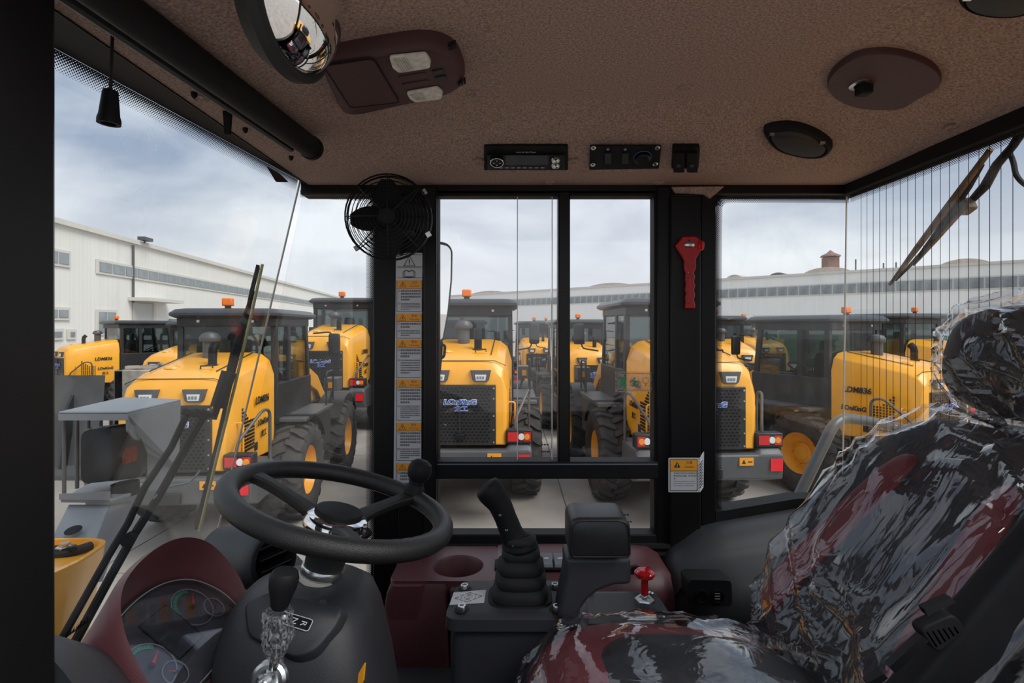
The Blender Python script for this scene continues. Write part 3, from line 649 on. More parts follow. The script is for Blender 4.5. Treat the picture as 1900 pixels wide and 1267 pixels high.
    MB().box((-.70, .12, 2.25), (.70, .125, 3.2)).build('rear_pane', 'glass_loader', cab, smooth=False)
    MB().prism([V(-.70, 1.9, 1.7), V(.70, 1.9, 1.7), V(.68, 1.72, 3.22), V(-.68, 1.72, 3.22)], (0, .006, 0)).build('front_pane', 'glass_loader', cab, smooth=False)
    MB().box((-.75, .06, 1.55), (.75, .12, 2.30)).build('rear_panel', K, cab, bevel=.01)
    MB().box((-.76, .05, 3.18), (.76, 1.86, 3.34)).build('roof_frame', K, cab, bevel=.02)
    rf = []
    for k, z in ((.93, 3.32), (1.0, 3.36), (1.0, 3.40), (.93, 3.46), (.80, 3.48)):
        rf.append([Vector(((p.x) * k, .95 + (p.y - .95) * k, z)) for p in rpoly([V(-.86, -.10, 0), V(.86, -.10, 0), V(.86, 2.10, 0), V(-.86, 2.10, 0)], .18, 4)])
    MB().loft(rf).build('roof', 'loader_roof', cab)
    for s in (-1, 1): MB().obox((s * .42, .045, 3.27), (.02, 0, 0), (0, .01, 0), (0, 0, .02)).build('roof_bolt', 'lens_white', cab)
    bl = MB().lathe([(.05, 0), (.05, .05)], (-.05, .25, 3.47), n=10).build('beacon_base', K, cab)
    MB().box((-.13, .19, 3.52), (.03, .31, 3.65)).build('beacon', 'beacon_orange', cab, bevel=.02)
    MB().superq(.26, .12, .40, .4, .4, 16, 10).xf(Matrix.Translation((0, .72, 2.32))).build('seat_back', K, cab)
    MB().superq(.14, .06, .12, .5, .5, 12, 8).xf(Matrix.Translation((0, .74, 2.85))).build('head_rest', K, cab)
    MB().torus((0, 1.38, 2.36), (0, -.5, 1), .2, .018, 20, 6).tube([(0, 1.38, 2.36), (0, 1.55, 1.75)], .04, 6).build('steering_wheel', K, cab)
    # wheels
    def tyre_mb():
        b = MB(); Ro = .74; w = .26
        pr = [(.40, -w * .78), (.46, -w * .95), (.62, -w * 1.02), (.70, -w * .93), (Ro - .01, -w * .70), (Ro, 0), (Ro - .01, w * .70), (.70, w * .93), (.62, w * 1.02), (.46, w * .95), (.40, w * .78)]
        b.lathe(pr + [pr[0]], (0, 0, 0), (1, 0, 0), 40, caps=False)
        n = 19
        for side in (-1, 1):
            for i in range(n):
                a0 = 2 * math.pi * (i + (.5 if side > 0 else 0)) / n
                rows = []
                for (x, rr, da_, hw) in ((-.012, Ro, 0.0, .068), (.09, Ro, .05, .066), (.175, Ro - .012, .13, .064), (.24, .70, .15, .062), (.268, .64, .15, .05)):
                    h = .05 if rr > .65 else .01
                    q = []
                    for (dr, dw) in ((-.02, -hw), (h, -hw * .9), (h, hw * .9), (-.02, hw)):
                        a = a0 + da_ + dw; q.append(V(side * (x if rr > .69 else x), (rr + dr) * math.cos(a), (rr + dr) * math.sin(a)))
                    rows.append(q)
                b.loft(rows)
        return b
    def rim_mb():
        b = MB(); b.lathe([(.41, -.2), (.43, .19), (.40, .20), (.37, .12), (.34, .06), (.20, .05), (.19, .10), (.14, .11), (.13, .14), (0.0, .14)], (0, 0, 0), (1, 0, 0), 28, caps=False)
        for i in range(10):
            a = 2 * math.pi * i / 10; b.obox((.06, .26 * math.cos(a), .26 * math.sin(a)), (.02, 0, 0), (0, .018, 0), (0, 0, .018))
        return b
    ty = tyre_mb(); rm = rim_mb(); t0 = None
    for y in (.42, 3.15):
        for s in (-1, 1):
            if t0 is None:
                t0 = ty.build('wheel', 'tyre', r); rm.keep = False; r0 = rm.build('rim', 'rim_yellow', t0); t = t0
            else:
                t = t0.copy(); COL.objects.link(t); t.parent = r; rr = r0.copy(); COL.objects.link(rr); rr.parent = t
            t.location = (s * 1.0, y, .79); t.rotation_euler = (random.uniform(0, 6), 0, 0 if s > 0 else math.pi)
    MB().box((-.75, .22, .70), (.75, .62, .95)).box((-.75, 2.95, .70), (.75, 3.35, .95)).box((-.5, -.8, .75), (.5, 2.2, 1.25)).box((-.55, 2.1, .8), (.55, 3.6, 1.6)).build('chassis', K, r, bevel=.02)
    # front frame, boom and cylinder
    for s in (-1, 1):
        ar = MB().loft([[V(s * .52 + a, y, z + b) for a, b in ((-.06, -.17), (.06, -.17), (.06, .17), (-.06, .17))] for y, z in ((2.55, 2.15), (3.1, 1.95), (3.7, 1.45), (4.35, .65))]).build('boom_arm', Y, r, bevel=.01)
        MB().tube([(s * .36, 2.7, 1.2), (s * .36, 3.3, 1.35)], .07, 8).tube([(s * .36, 3.3, 1.35), (s * .36, 3.85, 1.2)], .04, 8).build('lift_cylinder', 'zinc', r)
        MB().prism([V(s * .45, 2.2, .9), V(s * .45, 3.3, .9), V(s * .45, 3.0, 1.7), V(s * .45, 2.7, 2.3), V(s * .45, 2.3, 2.3)], (s * .05, 0, 0)).build('front_frame', Y, r)
        fa = [V(s * .72, 3.15 + .9 * math.cos(a), .80 + .9 * math.sin(a)) for a in [R(30 + 13 * i) for i in range(10)]]
        MB().loft([[p, p + V(s * .5, 0, 0), p + V(s * .5, 0, .03), p + V(0, 0, .03)] for p in fa]).build('fender', K, r)
        fb = MB().box((s * 1.02 - .14, 2.45, 1.85), (s * 1.02 + .14, 2.85, 2.12)).tube([(s * .9, 2.7, 1.5), (s * 1.0, 2.7, 1.86)], .03, 6).build('front_lamp', G, r, bevel=.01)
        MB().obox((s * 1.02, 2.44, 1.98), (.05, 0, 0), (0, .008, 0), (0, 0, .06)).build('lens', 'lens_amber', fb)
    MB().tube([(0, 3.1, 1.7), (0, 3.6, 1.55), (0, 4.2, 1.1)], .08, 8).build('tilt_link', Y, r)
    bk = MB(); prof2 = [(4.30, .30), (4.32, .95), (4.62, 1.22), (4.7, 1.2), (4.55, .95), (4.5, .5), (4.62, .22), (5.3, .12), (5.3, .08), (4.55, .14)]
    bk.loft([[V(x, y, z) for y, z in prof2] for x in (-1.25, 1.25)]).build('bucket', G, r)
    return r
LD = make_loader()
TABLE = {}
for o in bpy.data.objects:
    if o.parent is not None: TABLE.setdefault(o.parent.name, []).append(o)
GRP = 'yellow wheel loaders parked in the yard'
FAR = ('led', 'hood_seam', 'grille_bolt', 'roof_bolt', 'sticker_print', 'tow_hitch', 'grille_lock', 'step', 'hood_latch', 'exhaust_flange', 'hood_handle')
LOADERS = [  # x, y of the rear axle, heading, scale, label, parts left out
    (-.754, 9.75 - .42, 0, 1.0, 'yellow wheel loader seen squarely from behind in the left sliding pane', ('bucket',)),
    (2.68, 9.05, 3, 1.0, 'yellow wheel loader behind the right sliding pane, half hidden by the hammer pillar', ('bucket',)),
    (-4.30, 8.05, 4, .94, 'nearest yellow wheel loader at the left, seen past the steering wheel', ('bucket',)),
    (-4.95, 15.6, 0, 1.1, 'yellow wheel loader seen from behind through the front corner glass', ('bucket',)),
    (-13.9, 18.6, -35, .92, 'far left yellow wheel loader turned to the right before the white hall', ('bucket',) + FAR),
    (-8.6, 14.6, 3, .9, 'yellow wheel loader just behind the nearest left one, only hood and roof showing', ('bucket',) + FAR),
    (6.30, 9.75, 24, .92, 'yellow wheel loader at the right turned to the left, beside the headrest', ('bucket',)),
    (10.9, 14.2, 22, .96, 'yellow wheel loader at the far right, its cab roof just left of the headrest', ('bucket',) + FAR),
    (6.0, 15.6, -4, .95, 'yellow wheel loader behind the hammer pillar one, hood showing right of it', ('bucket',) + FAR),
    (2.0, 15.6, 5, .92, 'second row yellow wheel loader seen through the right sliding pane', ('bucket',) + FAR),
    (.95, 21.5, 3, .92, 'third row yellow wheel loader seen beside the window mullion', ('bucket',) + FAR),
    (4.2, 22.5, 3, .92, 'third row yellow wheel loader behind the second row one', ('bucket',) + FAR),
    (1.9, 29.0, 3, .95, 'rearmost yellow wheel loader in the gap by the mullion', ('bucket',) + FAR),
    (9.0, 20.5, 10, .95, 'yellow wheel loader in the rear row before the green hoarding', ('bucket',) + FAR),
    (-1.6, 17.5, 2, .92, 'yellow wheel loader hidden behind the one in the left sliding pane', ('bucket',) + FAR),
]
for i, (x, y, a, s, lab, skip) in enumerate(LOADERS):
    o = copy_tree(LD, None, skip, TABLE)
    o.location = (x, y, 0); o.rotation_euler = (0, 0, R(a)); o.scale = (s, s, s); tag(o, lab, 'loader', GRP)
def drop(o):
    for c in TABLE.get(o.name, []): drop(c)
    bpy.data.objects.remove(o)
drop(LD)
# ================================================================== fittings on the headliner
def slab_on_ceiling(pix, radii, t, inset=.93, n=5):
    pts = [on_ceiling(*p) for p in pix]; base = rpoly(pts, radii, n)
    up = [p + V(0, 0, .01) for p in base]
    return [up, [p - V(0, 0, t * .55) for p in base], shrink([p - V(0, 0, t * .9) for p in base], (1 + inset) / 2), shrink([p - V(0, 0, t) for p in base], inset)]
# overhead console
cq = [(588, 86), (838, 46), (872, 142), (636, 194)]
rg = slab_on_ceiling(cq, [.03, .08, .07, .04], .032, .90, 6)
oc = thing('overhead_console', sum(rg[0], Vector()) / len(rg[0]), 'maroon overhead console with two lamps and a flap on the headliner', 'console')
MB().loft(rg).build('housing', 'maroon_dark', oc, angle=50)
bot = rg[3]; zc = sum((p.z for p in bot)) / len(bot)
def on_bot(px, py):    # the console's lower face, a plane through its rim
    a, b, c = bot[0], bot[len(bot) // 3], bot[2 * len(bot) // 3]; return on_plane(px, py, a, (b - a).cross(c - a).normalized())
def plate(pix, t, name, m, parent, rad=.01, down=V(0, 0, -1), off=0, pl=on_bot, bevel=0):
    r = [pl(*p) + down * off for p in pix]; return MB().prism(rpoly(r, rad, 4), down * t).build(name, m, parent, bevel=bevel)
flap = plate([(600, 118), (692, 104), (741, 186), (650, 196)], .004, 'storage_flap', 'maroon_dark', oc, .012, bevel=.0015)
fo = rpoly([on_bot(*p) - V(0, 0, .0035) for p in ((600, 118), (692, 104), (741, 186), (650, 196))], .012, 4); MB().tube(fo, .0016, 5, closed=True).build('flap_gap', 'black_matte', oc)
for q in ([(722, 101), (790, 94), (800, 108), (798, 122), (740, 131), (728, 122)], [(754, 168), (812, 158), (822, 166), (820, 180), (770, 186), (760, 180)]):
    lp = plate(q, .005, 'lamp', 'lamp_lens', oc, .006, bevel=.0015)
    (x0, y0), (x1, y1), (x2, y2), (x3, y3) = q[0], q[1], q[3], q[4]
    for k in range(6):
        u = .08 + k * .07
        a = on_bot(x0 + (x1 - x0) * u + 2, y0 + (y1 - y0) * u + 3); b = on_bot(x3 + (x2 - x3) * u + 2, y3 + (y2 - y3) * u - 3)
        MB().tube([a - V(0, 0, .006), b - V(0, 0, .006)], .0012, 5).build('lens_rib', 'lamp_lens', lp)
for q in ([(739, 141), (790, 133), (792, 141), (742, 149)], [(746, 155), (796, 147), (798, 153), (748, 161)]): plate(q, .002, 'label_recess', 'maroon_dark', oc, .006)
for q in ([(802, 130), (822, 126), (826, 133), (805, 137)], [(807, 142), (828, 138), (831, 146), (811, 150)]): plate(q, .003, 'switch', 'dark_plastic', oc, .003)
for q in ((834, 86), (839, 84), (844, 82), (852, 154), (857, 152), (862, 150)):
    p = on_bot(*q); MB().obox(p, (.002, 0, 0), (0, .006, 0), (0, 0, .004)).build('vent_slot', 'black_matte', oc)
# round-cornered hatch with a black knob
pts = [(1535, 150), (1548, 122), (1585, 96), (1630, 87), (1680, 92), (1728, 112), (1746, 134), (1740, 152), (1705, 172), (1675, 190), (1640, 194), (1590, 190), (1552, 174)]
base = smooth_curve([on_ceiling(*p) for p in pts], 4, True)
hp = thing('roof_hatch_cover', sum(base, Vector()) / len(base), 'flat maroon cover plate with a black knob on the right headliner', 'cover')
MB().loft([[p + V(0, 0, .01) for p in base], [p - V(0, 0, .010) for p in base], shrink([p - V(0, 0, .013) for p in base], .985)]).build('plate', 'maroon_dark', hp, angle=50)
kp = on_ceiling(1603, 142) - V(0, 0, .013)
MB().lathe([(.026, .002), (.026, -.004), (.018, -.005), (.017, 0)], kp, n=24).build('knob_ring', 'zinc', hp)
MB().obox(kp - V(0, 0, .012), (.013, 0, 0), (0, .012, 0), (0, 0, .012)).build('knob', 'black_matte', hp, bevel=.004)
# oval speakers
def speaker(pix, label):
    base = smooth_curve([on_ceiling(*p) for p in pix], 5, True)
    o = thing('ceiling_speaker', sum(base, Vector()) / len(base), label, 'speaker', 'oval black speakers on the headliner')
    MB().loft([[p + V(0, 0, .012) for p in base], [p - V(0, 0, .010) for p in base], shrink([p - V(0, 0, .019) for p in base], .93), shrink([p - V(0, 0, .021) for p in base], .86), shrink([p - V(0, 0, .016) for p in base], .83)]).build('housing', 'black_matte', o, angle=50)
    MB().loft([shrink([p - V(0, 0, .014) for p in base], .80), shrink([p - V(0, 0, .021) for p in base], .78), shrink([p - V(0, 0, .023) for p in base], .5)]).build('grille_disc', 'dark_plastic', o, angle=50)
    for i in (3, 17): MB().obox(shrink([p - V(0, 0, .021) for p in base], .84)[i % len(base)], (.006, 0, 0), (0, .004, 0), (0, 0, .003)).build('clip', 'chrome', o)
speaker([(1417, 238), (1432, 226), (1475, 224), (1520, 240), (1545, 262), (1530, 280), (1490, 281), (1440, 266)], 'oval black speaker in the headliner left of the rear window')
speaker([(1775, -20), (1800, -42), (1860, -50), (1930, -40), (1950, -14), (1900, 8), (1850, 12), (1800, 3)], 'black speaker cut off by the top right corner of the picture')
# radio
_t0 = on_ceiling(950, 270) - V(0, .008, .004); _t1 = on_ceiling(950, 316) - V(0, .008, .004); tv = (_t0 - _t1).normalized(); tn = V(0, -tv.z, tv.y).normalized()
if tn.z > 0: tn = -tn          # out of the sloping headliner, towards the driver
def tp(px, py, o=0.0): return on_plane(px, py, _t1 + tn * o, tn)
def tquad(px0, px1, py0, py1, o, t, nm, m, par, rad=.002, bevel=.001):
    q = rpoly([tp(px0, py0, o), tp(px1, py0, o), tp(px1, py1, o), tp(px0, py1, o)], rad, 3) if rad else [tp(px0, py0, o), tp(px1, py0, o), tp(px1, py1, o), tp(px0, py1, o)]
    return MB().prism(q, tn * t).build(nm, m, par, bevel=bevel)
rd = thing('car_radio', tp(976, 316), 'black car radio with two chrome knobs above the sliding window', 'radio')
tquad(898, 1054, 271, 316, 0, -.05, 'body', 'black_matte', rd, .004, .002)
tquad(904, 1048, 285, 313, 0, .005, 'face_plate', 'black_paint', rd)
tquad(938, 1018, 288, 306, .005, .001, 'display', 'display', rd)
for px, py, rr in ((922, 298, .0165), (1031, 294, .0105), (1031, 304, .0105)):
    c = tp(px, py, .005); k = MB().lathe([(rr, .0), (rr, .006), (rr * .85, .009), (rr * .8, .007), (rr * .55, .007), (0.0, .008)], c, tn, 28).build('knob', 'chrome' if rr < .0115 else 'black_paint', rd)
    MB().torus(c + tn * .007, tn, rr * .98, .0014, 28, 6).build('knob_ring', 'chrome', k)
    if rr > .012:
        for dx, dz in ((.008, 0), (-.008, 0), (0, .008), (0, -.008)): MB().obox(c + V(dx, 0, 0) + tv * dz + tn * .0085, (.0018, 0, 0), tv * .0008, tn * .0006).build('arrow_mark', 'ink_white', k)
for k in range(8): tquad(926 + k * 11, 933 + k * 11, 309.5, 312, .005, .0012, 'button', 'sheet_grey', rd, 0, 0)
text('Auto Air Bar Player', .0062, 'ink_white', tp(976, 282.5, .0015), (1, 0, 0), tv, rd)
# air-conditioning panel
ac = thing('climate_panel', tp(1160, 312), 'flat black climate control plate with four bright screws', 'control panel')
MB().prism(rpoly([tp(1095, 268), tp(1227, 268), tp(1222, 310), tp(1093, 312)], .004, 3), tn * .006).build('plate', 'black_matte', ac, bevel=.001)
for px, py in ((1101, 274), (1220, 274), (1100, 305), (1216, 304)):
    s = MB().lathe([(.0065, 0), (.0065, .002), (.004, .004), (0, .0042)], tp(px, py, .006), tn, 16).build('screw', 'zinc', ac)
    MB().lathe([(.0025, 0), (.0025, .001)], tp(px, py, .0098), tn, 6).build('screw_slot', 'black_matte', s)
for px in (1128, 1160):
    tquad(px - 6, px + 6, 282, 301, .006, .005, 'rocker', 'dark_plastic', ac); MB().lathe([(.004, 0), (.003, .002)], tp(px, 277, .006), tn, 10).build('indicator', 'sheet_grey', ac)
k = MB().lathe([(.020, 0), (.019, .008), (.015, .011), (0, .011)], tp(1192, 292, .006), tn, 28).build('dial', 'black_paint', ac)
MB().torus(tp(1192, 292, .0065), tn, .022, .0009, 32, 5).build('dial_scale', 'logo_blue', ac)
# pair of rocker switches
sw = thing('rocker_switch_pair', tp(1272, 314), 'pair of black rocker switches right of the climate panel', 'switch')
MB().prism(rpoly([tp(1249, 274, .006), tp(1299, 274, .006), tp(1296, 313, .006), tp(1246, 313, .006)], .003, 3), tn * -.036).build('bezel', 'black_matte', sw, bevel=.001)
for px in (1259, 1284):
    rr = tquad(px - 10, px + 10, 280, 316, .006, .008, 'rocker', 'black_matte', sw, .003, .002)
    MB().torus(tp(px, 308, .0145), tn, .004, .0006, 12, 5).build('symbol', 'sheet_grey', rr)
def rbox(px0, px1, py0, py1, y, t, nm, m, par, bevel=.001):
    p = P(px0, py0, y); q = P(px1, py1, y); return MB().box((p.x, y - t, q.z), (q.x, y, p.z)).build(nm, m, par, bevel=bevel)
# roller blind along the windscreen
rb = thing('roller_blind', W(-.47, 1.0, .38), 'long black roller sun blind cassette above the windscreen', 'blind')
pA = W(-.442, 1.18, .392); pB = W(-.490, .545, .392)
MB().tube([pA, pB], .024, 20).build('cassette', 'black_matte', rb)
MB().lathe([(.026, 0), (.026, .012), (.018, .02), (.01, .022)], pA, (0, 1, 0), 20).build('end_cap', 'black_matte', rb)
MB().tube([W(-.480, 1.17, .385), W(-.530, .545, .385)], .008, 8).build('pull_bar', 'dark_plastic', rb)
MB().prism([W(-.485, 1.17, .390), W(-.445, 1.17, .390), W(-.492, .545, .390), W(-.535, .545, .390)], (0, 0, .02)).build('back_rail', 'black_matte', rb, bevel=.003)
hk = on_ceiling(413, 205); MB().prism(rpoly([hk, hk + V(.016, 0, 0), hk + V(.013, 0, -.045), hk + V(.003, 0, -.045)], .002), (0, .006, 0)).build('hook', 'black_matte', rb)
for px, py in ((360, 172), (455, 238), (540, 290)):
    p = on_ceiling(px, py); MB().lathe([(.006, .003), (.005, -.006), (.002, -.010)], p, (0, 0, 1), 10).build('bolt', 'black_matte', rb)
# pull cord with bell
yc = .74; pc = thing('pull_cord', P(205, 232, yc), 'black pull cord with a bell shaped grip hanging at the windscreen', 'cord')
MB().tube([P(212, -70, yc), P(210, 30, yc), P(207, 110, yc), P(205, 170, yc)], .0022, 8).build('cord', 'black_rubber', pc)
MB().lathe([(.0085, 0), (.0095, -.003), (.0125, -.034), (.0142, -.040), (.0142, -.046), (.009, -.046), (.008, -.03)], P(205, 168, yc), (.05, 0, 1), 20).build('grip', 'black_matte', pc)
MB().lathe([(.004, 0), (.006, -.012)], P(210, 6, yc), (0, 0, 1), 10).build('cord_stop', 'cream_clamp', pc)
# small sensor box at the windscreen top
sb = MB().loft([rpoly([on_plane(*q, Tf + nF * d_, nF) for q in ((494, 308), (518, 321), (536, 338), (512, 338))], .008, 3) for d_ in (.002, .03)]).build('windscreen_sensor', 'dark_plastic', bevel=.003)
tag(sb, 'small dark sensor box stuck to the top corner of the windscreen', 'sensor')
# convex mirror
ym = .70; mc = P(540, 12, ym); mn = Vector((math.sin(R(81)), -math.cos(R(81)), -.06)).normalized()
cm = thing('convex_mirror', mc, 'round convex mirror with black rim hanging from the headliner', 'mirror')
MB().lathe([(.086, -.012), (.092, -.004), (.092, .010), (.087, .013), (.082, .010), (.080, .004)], mc, mn, 48, caps=False).lathe([(.086, -.012), (.072, -.032), (.04, -.045), (0, -.047)], mc, mn, 48, caps=False).build('rim', 'black_rubber', cm)
MB().lathe([(.0835 * math.sin(t), .006 + .050 * (1 - (1 - math.cos(t)) / (1 - math.cos(1.5)) ) ) for t in [1.5 * k / 16 for k in range(17)]], mc, mn, 48, caps=False).build('mirror_glass', 'mirror', cm)
MB().tube([mc - mn * .045, mc - mn * .07 + V(0, 0, .03), mc - mn * .07 + V(0, .0, .095)], .008, 10).build('stem', 'black_matte', cm)

# ================================================================== fan, stickers, hammer on the pillars
yf = 1.33; fc = P(722, 404, yf); fx = V(.10, -1, -.06).normalized()
fan = thing('cab_fan', P(722, 484, yf), 'round black wire guarded fan fixed to the front pillar', 'fan')
def ring_pts(c, ax, rr, n=40):
    u = ax.orthogonal().normalized(); w = ax.cross(u); return [c + (u * math.cos(2 * math.pi * k / n) + w * math.sin(2 * math.pi * k / n)) * rr for k in range(n)]
fu = V(1, 0, 0) - fx * fx.x; fu.normalize(); fv = fx.cross(fu)
if fv.z < 0: fv = -fv
RF = .104
def guard(dome, off):
    b = MB()
    for k in range(11):
        rr = RF * (.16 + .84 * k / 10); b.tube(ring_pts(fc + fx * (off + dome * (1 - (rr / RF) ** 2)), fx, rr, 36), .0011 if k < 10 else .0022, 5, closed=True)
    for k in range(8):
        a = 2 * math.pi * k / 8; pts = []
        for t in range(9):
            rr = RF * t / 8; aa = a + .0 * t; pts.append(fc + fx * (off + dome * (1 - (rr / RF) ** 2)) + (fu * math.cos(aa) + fv * math.sin(aa)) * rr)
        b.tube(pts, .0014, 5)
    return b
guard(.022, .012).build('front_guard', 'black_paint', fan); guard(-.05, -.012).build('rear_guard', 'black_paint', fan)
MB().lathe([(0, .036), (.018, .035), (.024, .03), (.024, .026)], fc, fx, 24).build('badge', 'black_matte', fan)
MB().lathe([(.0, -.075), (.026, -.07), (.03, -.06), (.03, -.02), (.02, .01)], fc, fx, 24).build('motor', 'black_matte', fan)
for k in range(4):
    a = R(3 + 90 * k); d1 = fu * math.cos(a) + fv * math.sin(a); d2 = -fu * math.sin(a) + fv * math.cos(a); rows = []
    for t in range(7):
        rr = .018 + .076 * t / 6; w = .018 + .014 * math.sin(math.pi * min(1, t / 6 * .9 + .15)); tw = .35 - .015 * t
        w *= (1 if t < 6 else .7)
        rows.append([fc + d1 * rr + d2 * (w * s) + fx * (w * s * tw + q) for s, q in ((-1, -.001), (1, -.001), (1, .001), (-1, .001))])
    MB().loft(rows).build('blade', 'black_matte', fan)
for px, py in ((662, 460), (787, 356), (795, 435)): MB().obox(P(px, py, yf), (.005, 0, .003), (0, .004, 0), (-.003, 0, .005)).build('guard_clip', 'zinc', fan)
MB().tube([fc - fx * .07, fc - fx * .09 + V(0, .03, -.03), P(745, 470, YW - .005)], .009, 10).build('bracket', 'black_matte', fan)
MB().lathe([(.014, -.012), (.014, .012)], P(768, 432, YW - .06), (0, 1, 0), 16).tube([P(768, 432, YW - .06), P(772, 440, YW - .01)], .006, 8).build('clamp_knob', 'chrome', fan)
MB().tube([fc - fx * .07, P(760, 430, 1.47), P(768, 432, YW - .02)], .012, 10).build('mount_arm', 'black_matte', fan)

ys = YW - .0125
def pbox(px0, px1, py0, py1, y, t, nm, m, par, rad=0):
    r = [P(px0, py0, y), P(px1, py0, y), P(px1, py1, y), P(px0, py1, y)]
    if rad: r = rpoly(r, rad, 3)
    return MB().prism(r, (0, -t, 0)).build(nm, m, par, smooth=False)
def tri(cx_, cy, h, y, par, m='ink', solid=False):
    A_, B_, C_ = P(cx_, cy - h / 2, y), P(cx_ + h * .58, cy + h / 2, y), P(cx_ - h * .58, cy + h / 2, y)
    if solid: MB().prism([A_, B_, C_], (0, -.0003, 0)).build('warning_triangle', m, par, smooth=False)
    else: MB().tube([A_, B_, C_], h * .055 * y / 1000, 4, closed=True).build('warning_triangle', m, par, smooth=False)
    k = 'ink_white' if solid else m
    w_ = h * .05; pbox(cx_ - w_, cx_ + w_, cy - h * .16, cy + h * .22, y - .0004, .0003, 'warning_mark', k, par); pbox(cx_ - w_, cx_ + w_, cy + h * .28, cy + h * .38, y - .0004, .0003, 'warning_mark', k, par)
def rows(px0, px1, py0, n, dy, h, y, par, cell, last=1.0):
    # rows of characters too small to read, one joined print per block
    b = MB()
    for i in range(n):
        x = px0; e = px1 if i < n - 1 else px0 + (px1 - px0) * last
        while x < e - .5:
            w = cell * random.uniform(.62, .9); p = P(x, py0 + i * dy, y); q = P(x + w, py0 + i * dy + h, y)
            b.add([(p.x, y, p.z), (q.x, y, p.z), (q.x, y, q.z), (p.x, y, q.z)], [(0, 1, 2, 3)]); x += cell
    tag(b.build('fine_print', 'ink_grey', par, smooth=False), kind='stuff')
ss = thing('warning_label_strip', P(758, 930, ys), 'tall white strip of orange headed warning labels on the front pillar', 'sticker')
def sx(px, py): return px - (py - 470) * .0035     # the strip leans a little
MB().prism(rpoly([P(735, 469, ys), P(784, 469, ys), P(781, 925, ys), P(730, 925, ys)], .004, 3), (0, -.0006, 0)).build('backing', 'sticker_white', ss, smooth=False)
y1 = ys - .0008
def sbox(px0, px1, py0, py1, nm, m, t=.0002): return pbox(sx(px0, py0), sx(px1, py0), py0, py1, y1, t, nm, m, ss)
for a_, b_ in ((472, 495), (496, 516)):
    for q in ((a_, a_ + .8), (b_ - .8, b_)): sbox(736.5, 783, *q, 'border', 'ink')
tri(759.5, 484, 18, y1, ss)
bk = MB()
for dx in (-1, 1):
    for off in (0, 3, 6): bk.tube([P(759 , 503 + off * .2, y1), P(759 + dx * 5, 501 + off * .2, y1), P(759 + dx * (8 + off * .6), 502 + off * .3, y1), P(759 + dx * (8 + off * .6), 513 + off * .2, y1), P(759, 513 + off * .3, y1)], .0006, 4)
bk.build('manual_symbol', 'ink', ss, smooth=False)
heads = [(520, 535, '注意', 'Caution', 578, 4, 5), (582, 596, '警告', 'Warning', 627, 2, 3), (630, 645, '警告', 'Warning', 700, 3, 6), (704, 719, '警告', 'Warning', 779, 5, 7), (784, 799, '警告', 'Warning', 854, 5, 5), (859, 873, '警告', 'Warning', 922, 3, 4)]
for h0, h1, zh, en, e, nz, ne in heads:
    sbox(736.5, 783, h0, h1, 'header', 'sticker_orange', .0002); sbox(736.5, 783, h1, h1 + .7, 'border', 'ink', .0003); sbox(736.5, 783, e, e + .8, 'border', 'ink', .0003)
    sbox(736.2, 737, h0, e, 'border', 'ink', .0003); sbox(782.6, 783.4, h0, e, 'border', 'ink', .0003)
    cy = (h0 + h1) / 2; tri(sx(747.5, cy), cy, 10.5, y1 - .0004, ss)
    text(zh, .0082, 'ink_red', P(sx(769, cy), h0 + 4.3, y1 - .0004), (1, 0, 0), (0, 0, 1), ss); text(en, .0078, 'ink_red', P(sx(769, cy), h0 + 10.6, y1 - .0004), (1, 0, 0), (0, 0, 1), ss)
    hh = e - h1; dy1 = min(5.6, hh * .5 / nz); yb = h1 + 3
    rows(sx(744, yb), sx(780, yb), yb, nz, dy1, dy1 * .62, y1 - .0004, ss, 3.4, .4)
    yb2 = yb + nz * dy1 + 2.5; dy2 = min(4.6, (e - yb2 - 2) / ne); rows(sx(744, yb), sx(780, yb), yb2, ne, dy2, dy2 * .5, y1 - .0004, ss, 1.9, .45)
    for yq in (yb + 1.5, yb2 + 1): MB().torus(P(sx(740.5, yq), yq, y1 - .0004), (0, 1, 0), .0026, .0004, 10, 4).build('bullet', 'ink', ss)
# caution sticker folded round the rear pillar
yk = YW - .021
cs = thing('caution_sticker', P(1270, 914, yk), 'square white and orange caution sticker folded round the rear pillar', 'sticker')
pbox(1240, 1298, 849, 913, yk, .0006, 'backing', 'sticker_white', cs, .004)
fl_ = [P(1298, 849, yk - .0005), P(1305, 838, YW + .0), P(1304, 904, YW + .0), P(1298, 913, yk - .0005)]
MB().prism(fl_, (.002, 0, 0)).build('folded_flap', 'sticker_white', cs, smooth=False)
for k in range(9): MB().prism([P(1298.7, 861 + k * 5.3, yk - .004), P(1303.3, 853 + k * 5.3, YW - .006), P(1303.3, 855 + k * 5.3, YW - .006), P(1298.7, 863 + k * 5.3, yk - .004)], (.0004, -.0012, 0)).build('fine_print', 'ink', cs, smooth=False)
yq = yk - .0008
for q in ((1243, 1294, 852, 853), (1243, 1294, 873, 874), (1243, 1294, 909.5, 910.5), (1243, 1243.8, 852, 910), (1293.2, 1294, 852, 910)): pbox(*q, yq, .0003, 'border', 'ink', cs)
pbox(1243.5, 1293.5, 852.5, 873.5, yq, .0001, 'header', 'sticker_orange', cs)
tri(1256.5, 862, 10.5, yq - .0003, cs, solid=True)
text('注意', .0095, 'ink', P(1279, 858.5, yq - .0003), (1, 0, 0), (0, 0, 1), cs); text('Caution', .0085, 'ink', P(1279, 866, yq - .0003), (1, 0, 0), (0, 0, 1), cs)
for k, t_ in enumerate(('请勿在空调进风口处堆放杂物，', '避免进风口堵塞，影响空调效', '果。')): text(t_, .0052, 'ink', P(1250, 878 + 5 * k, yq), (1, 0, 0), (0, 0, 1), cs, align='LEFT')
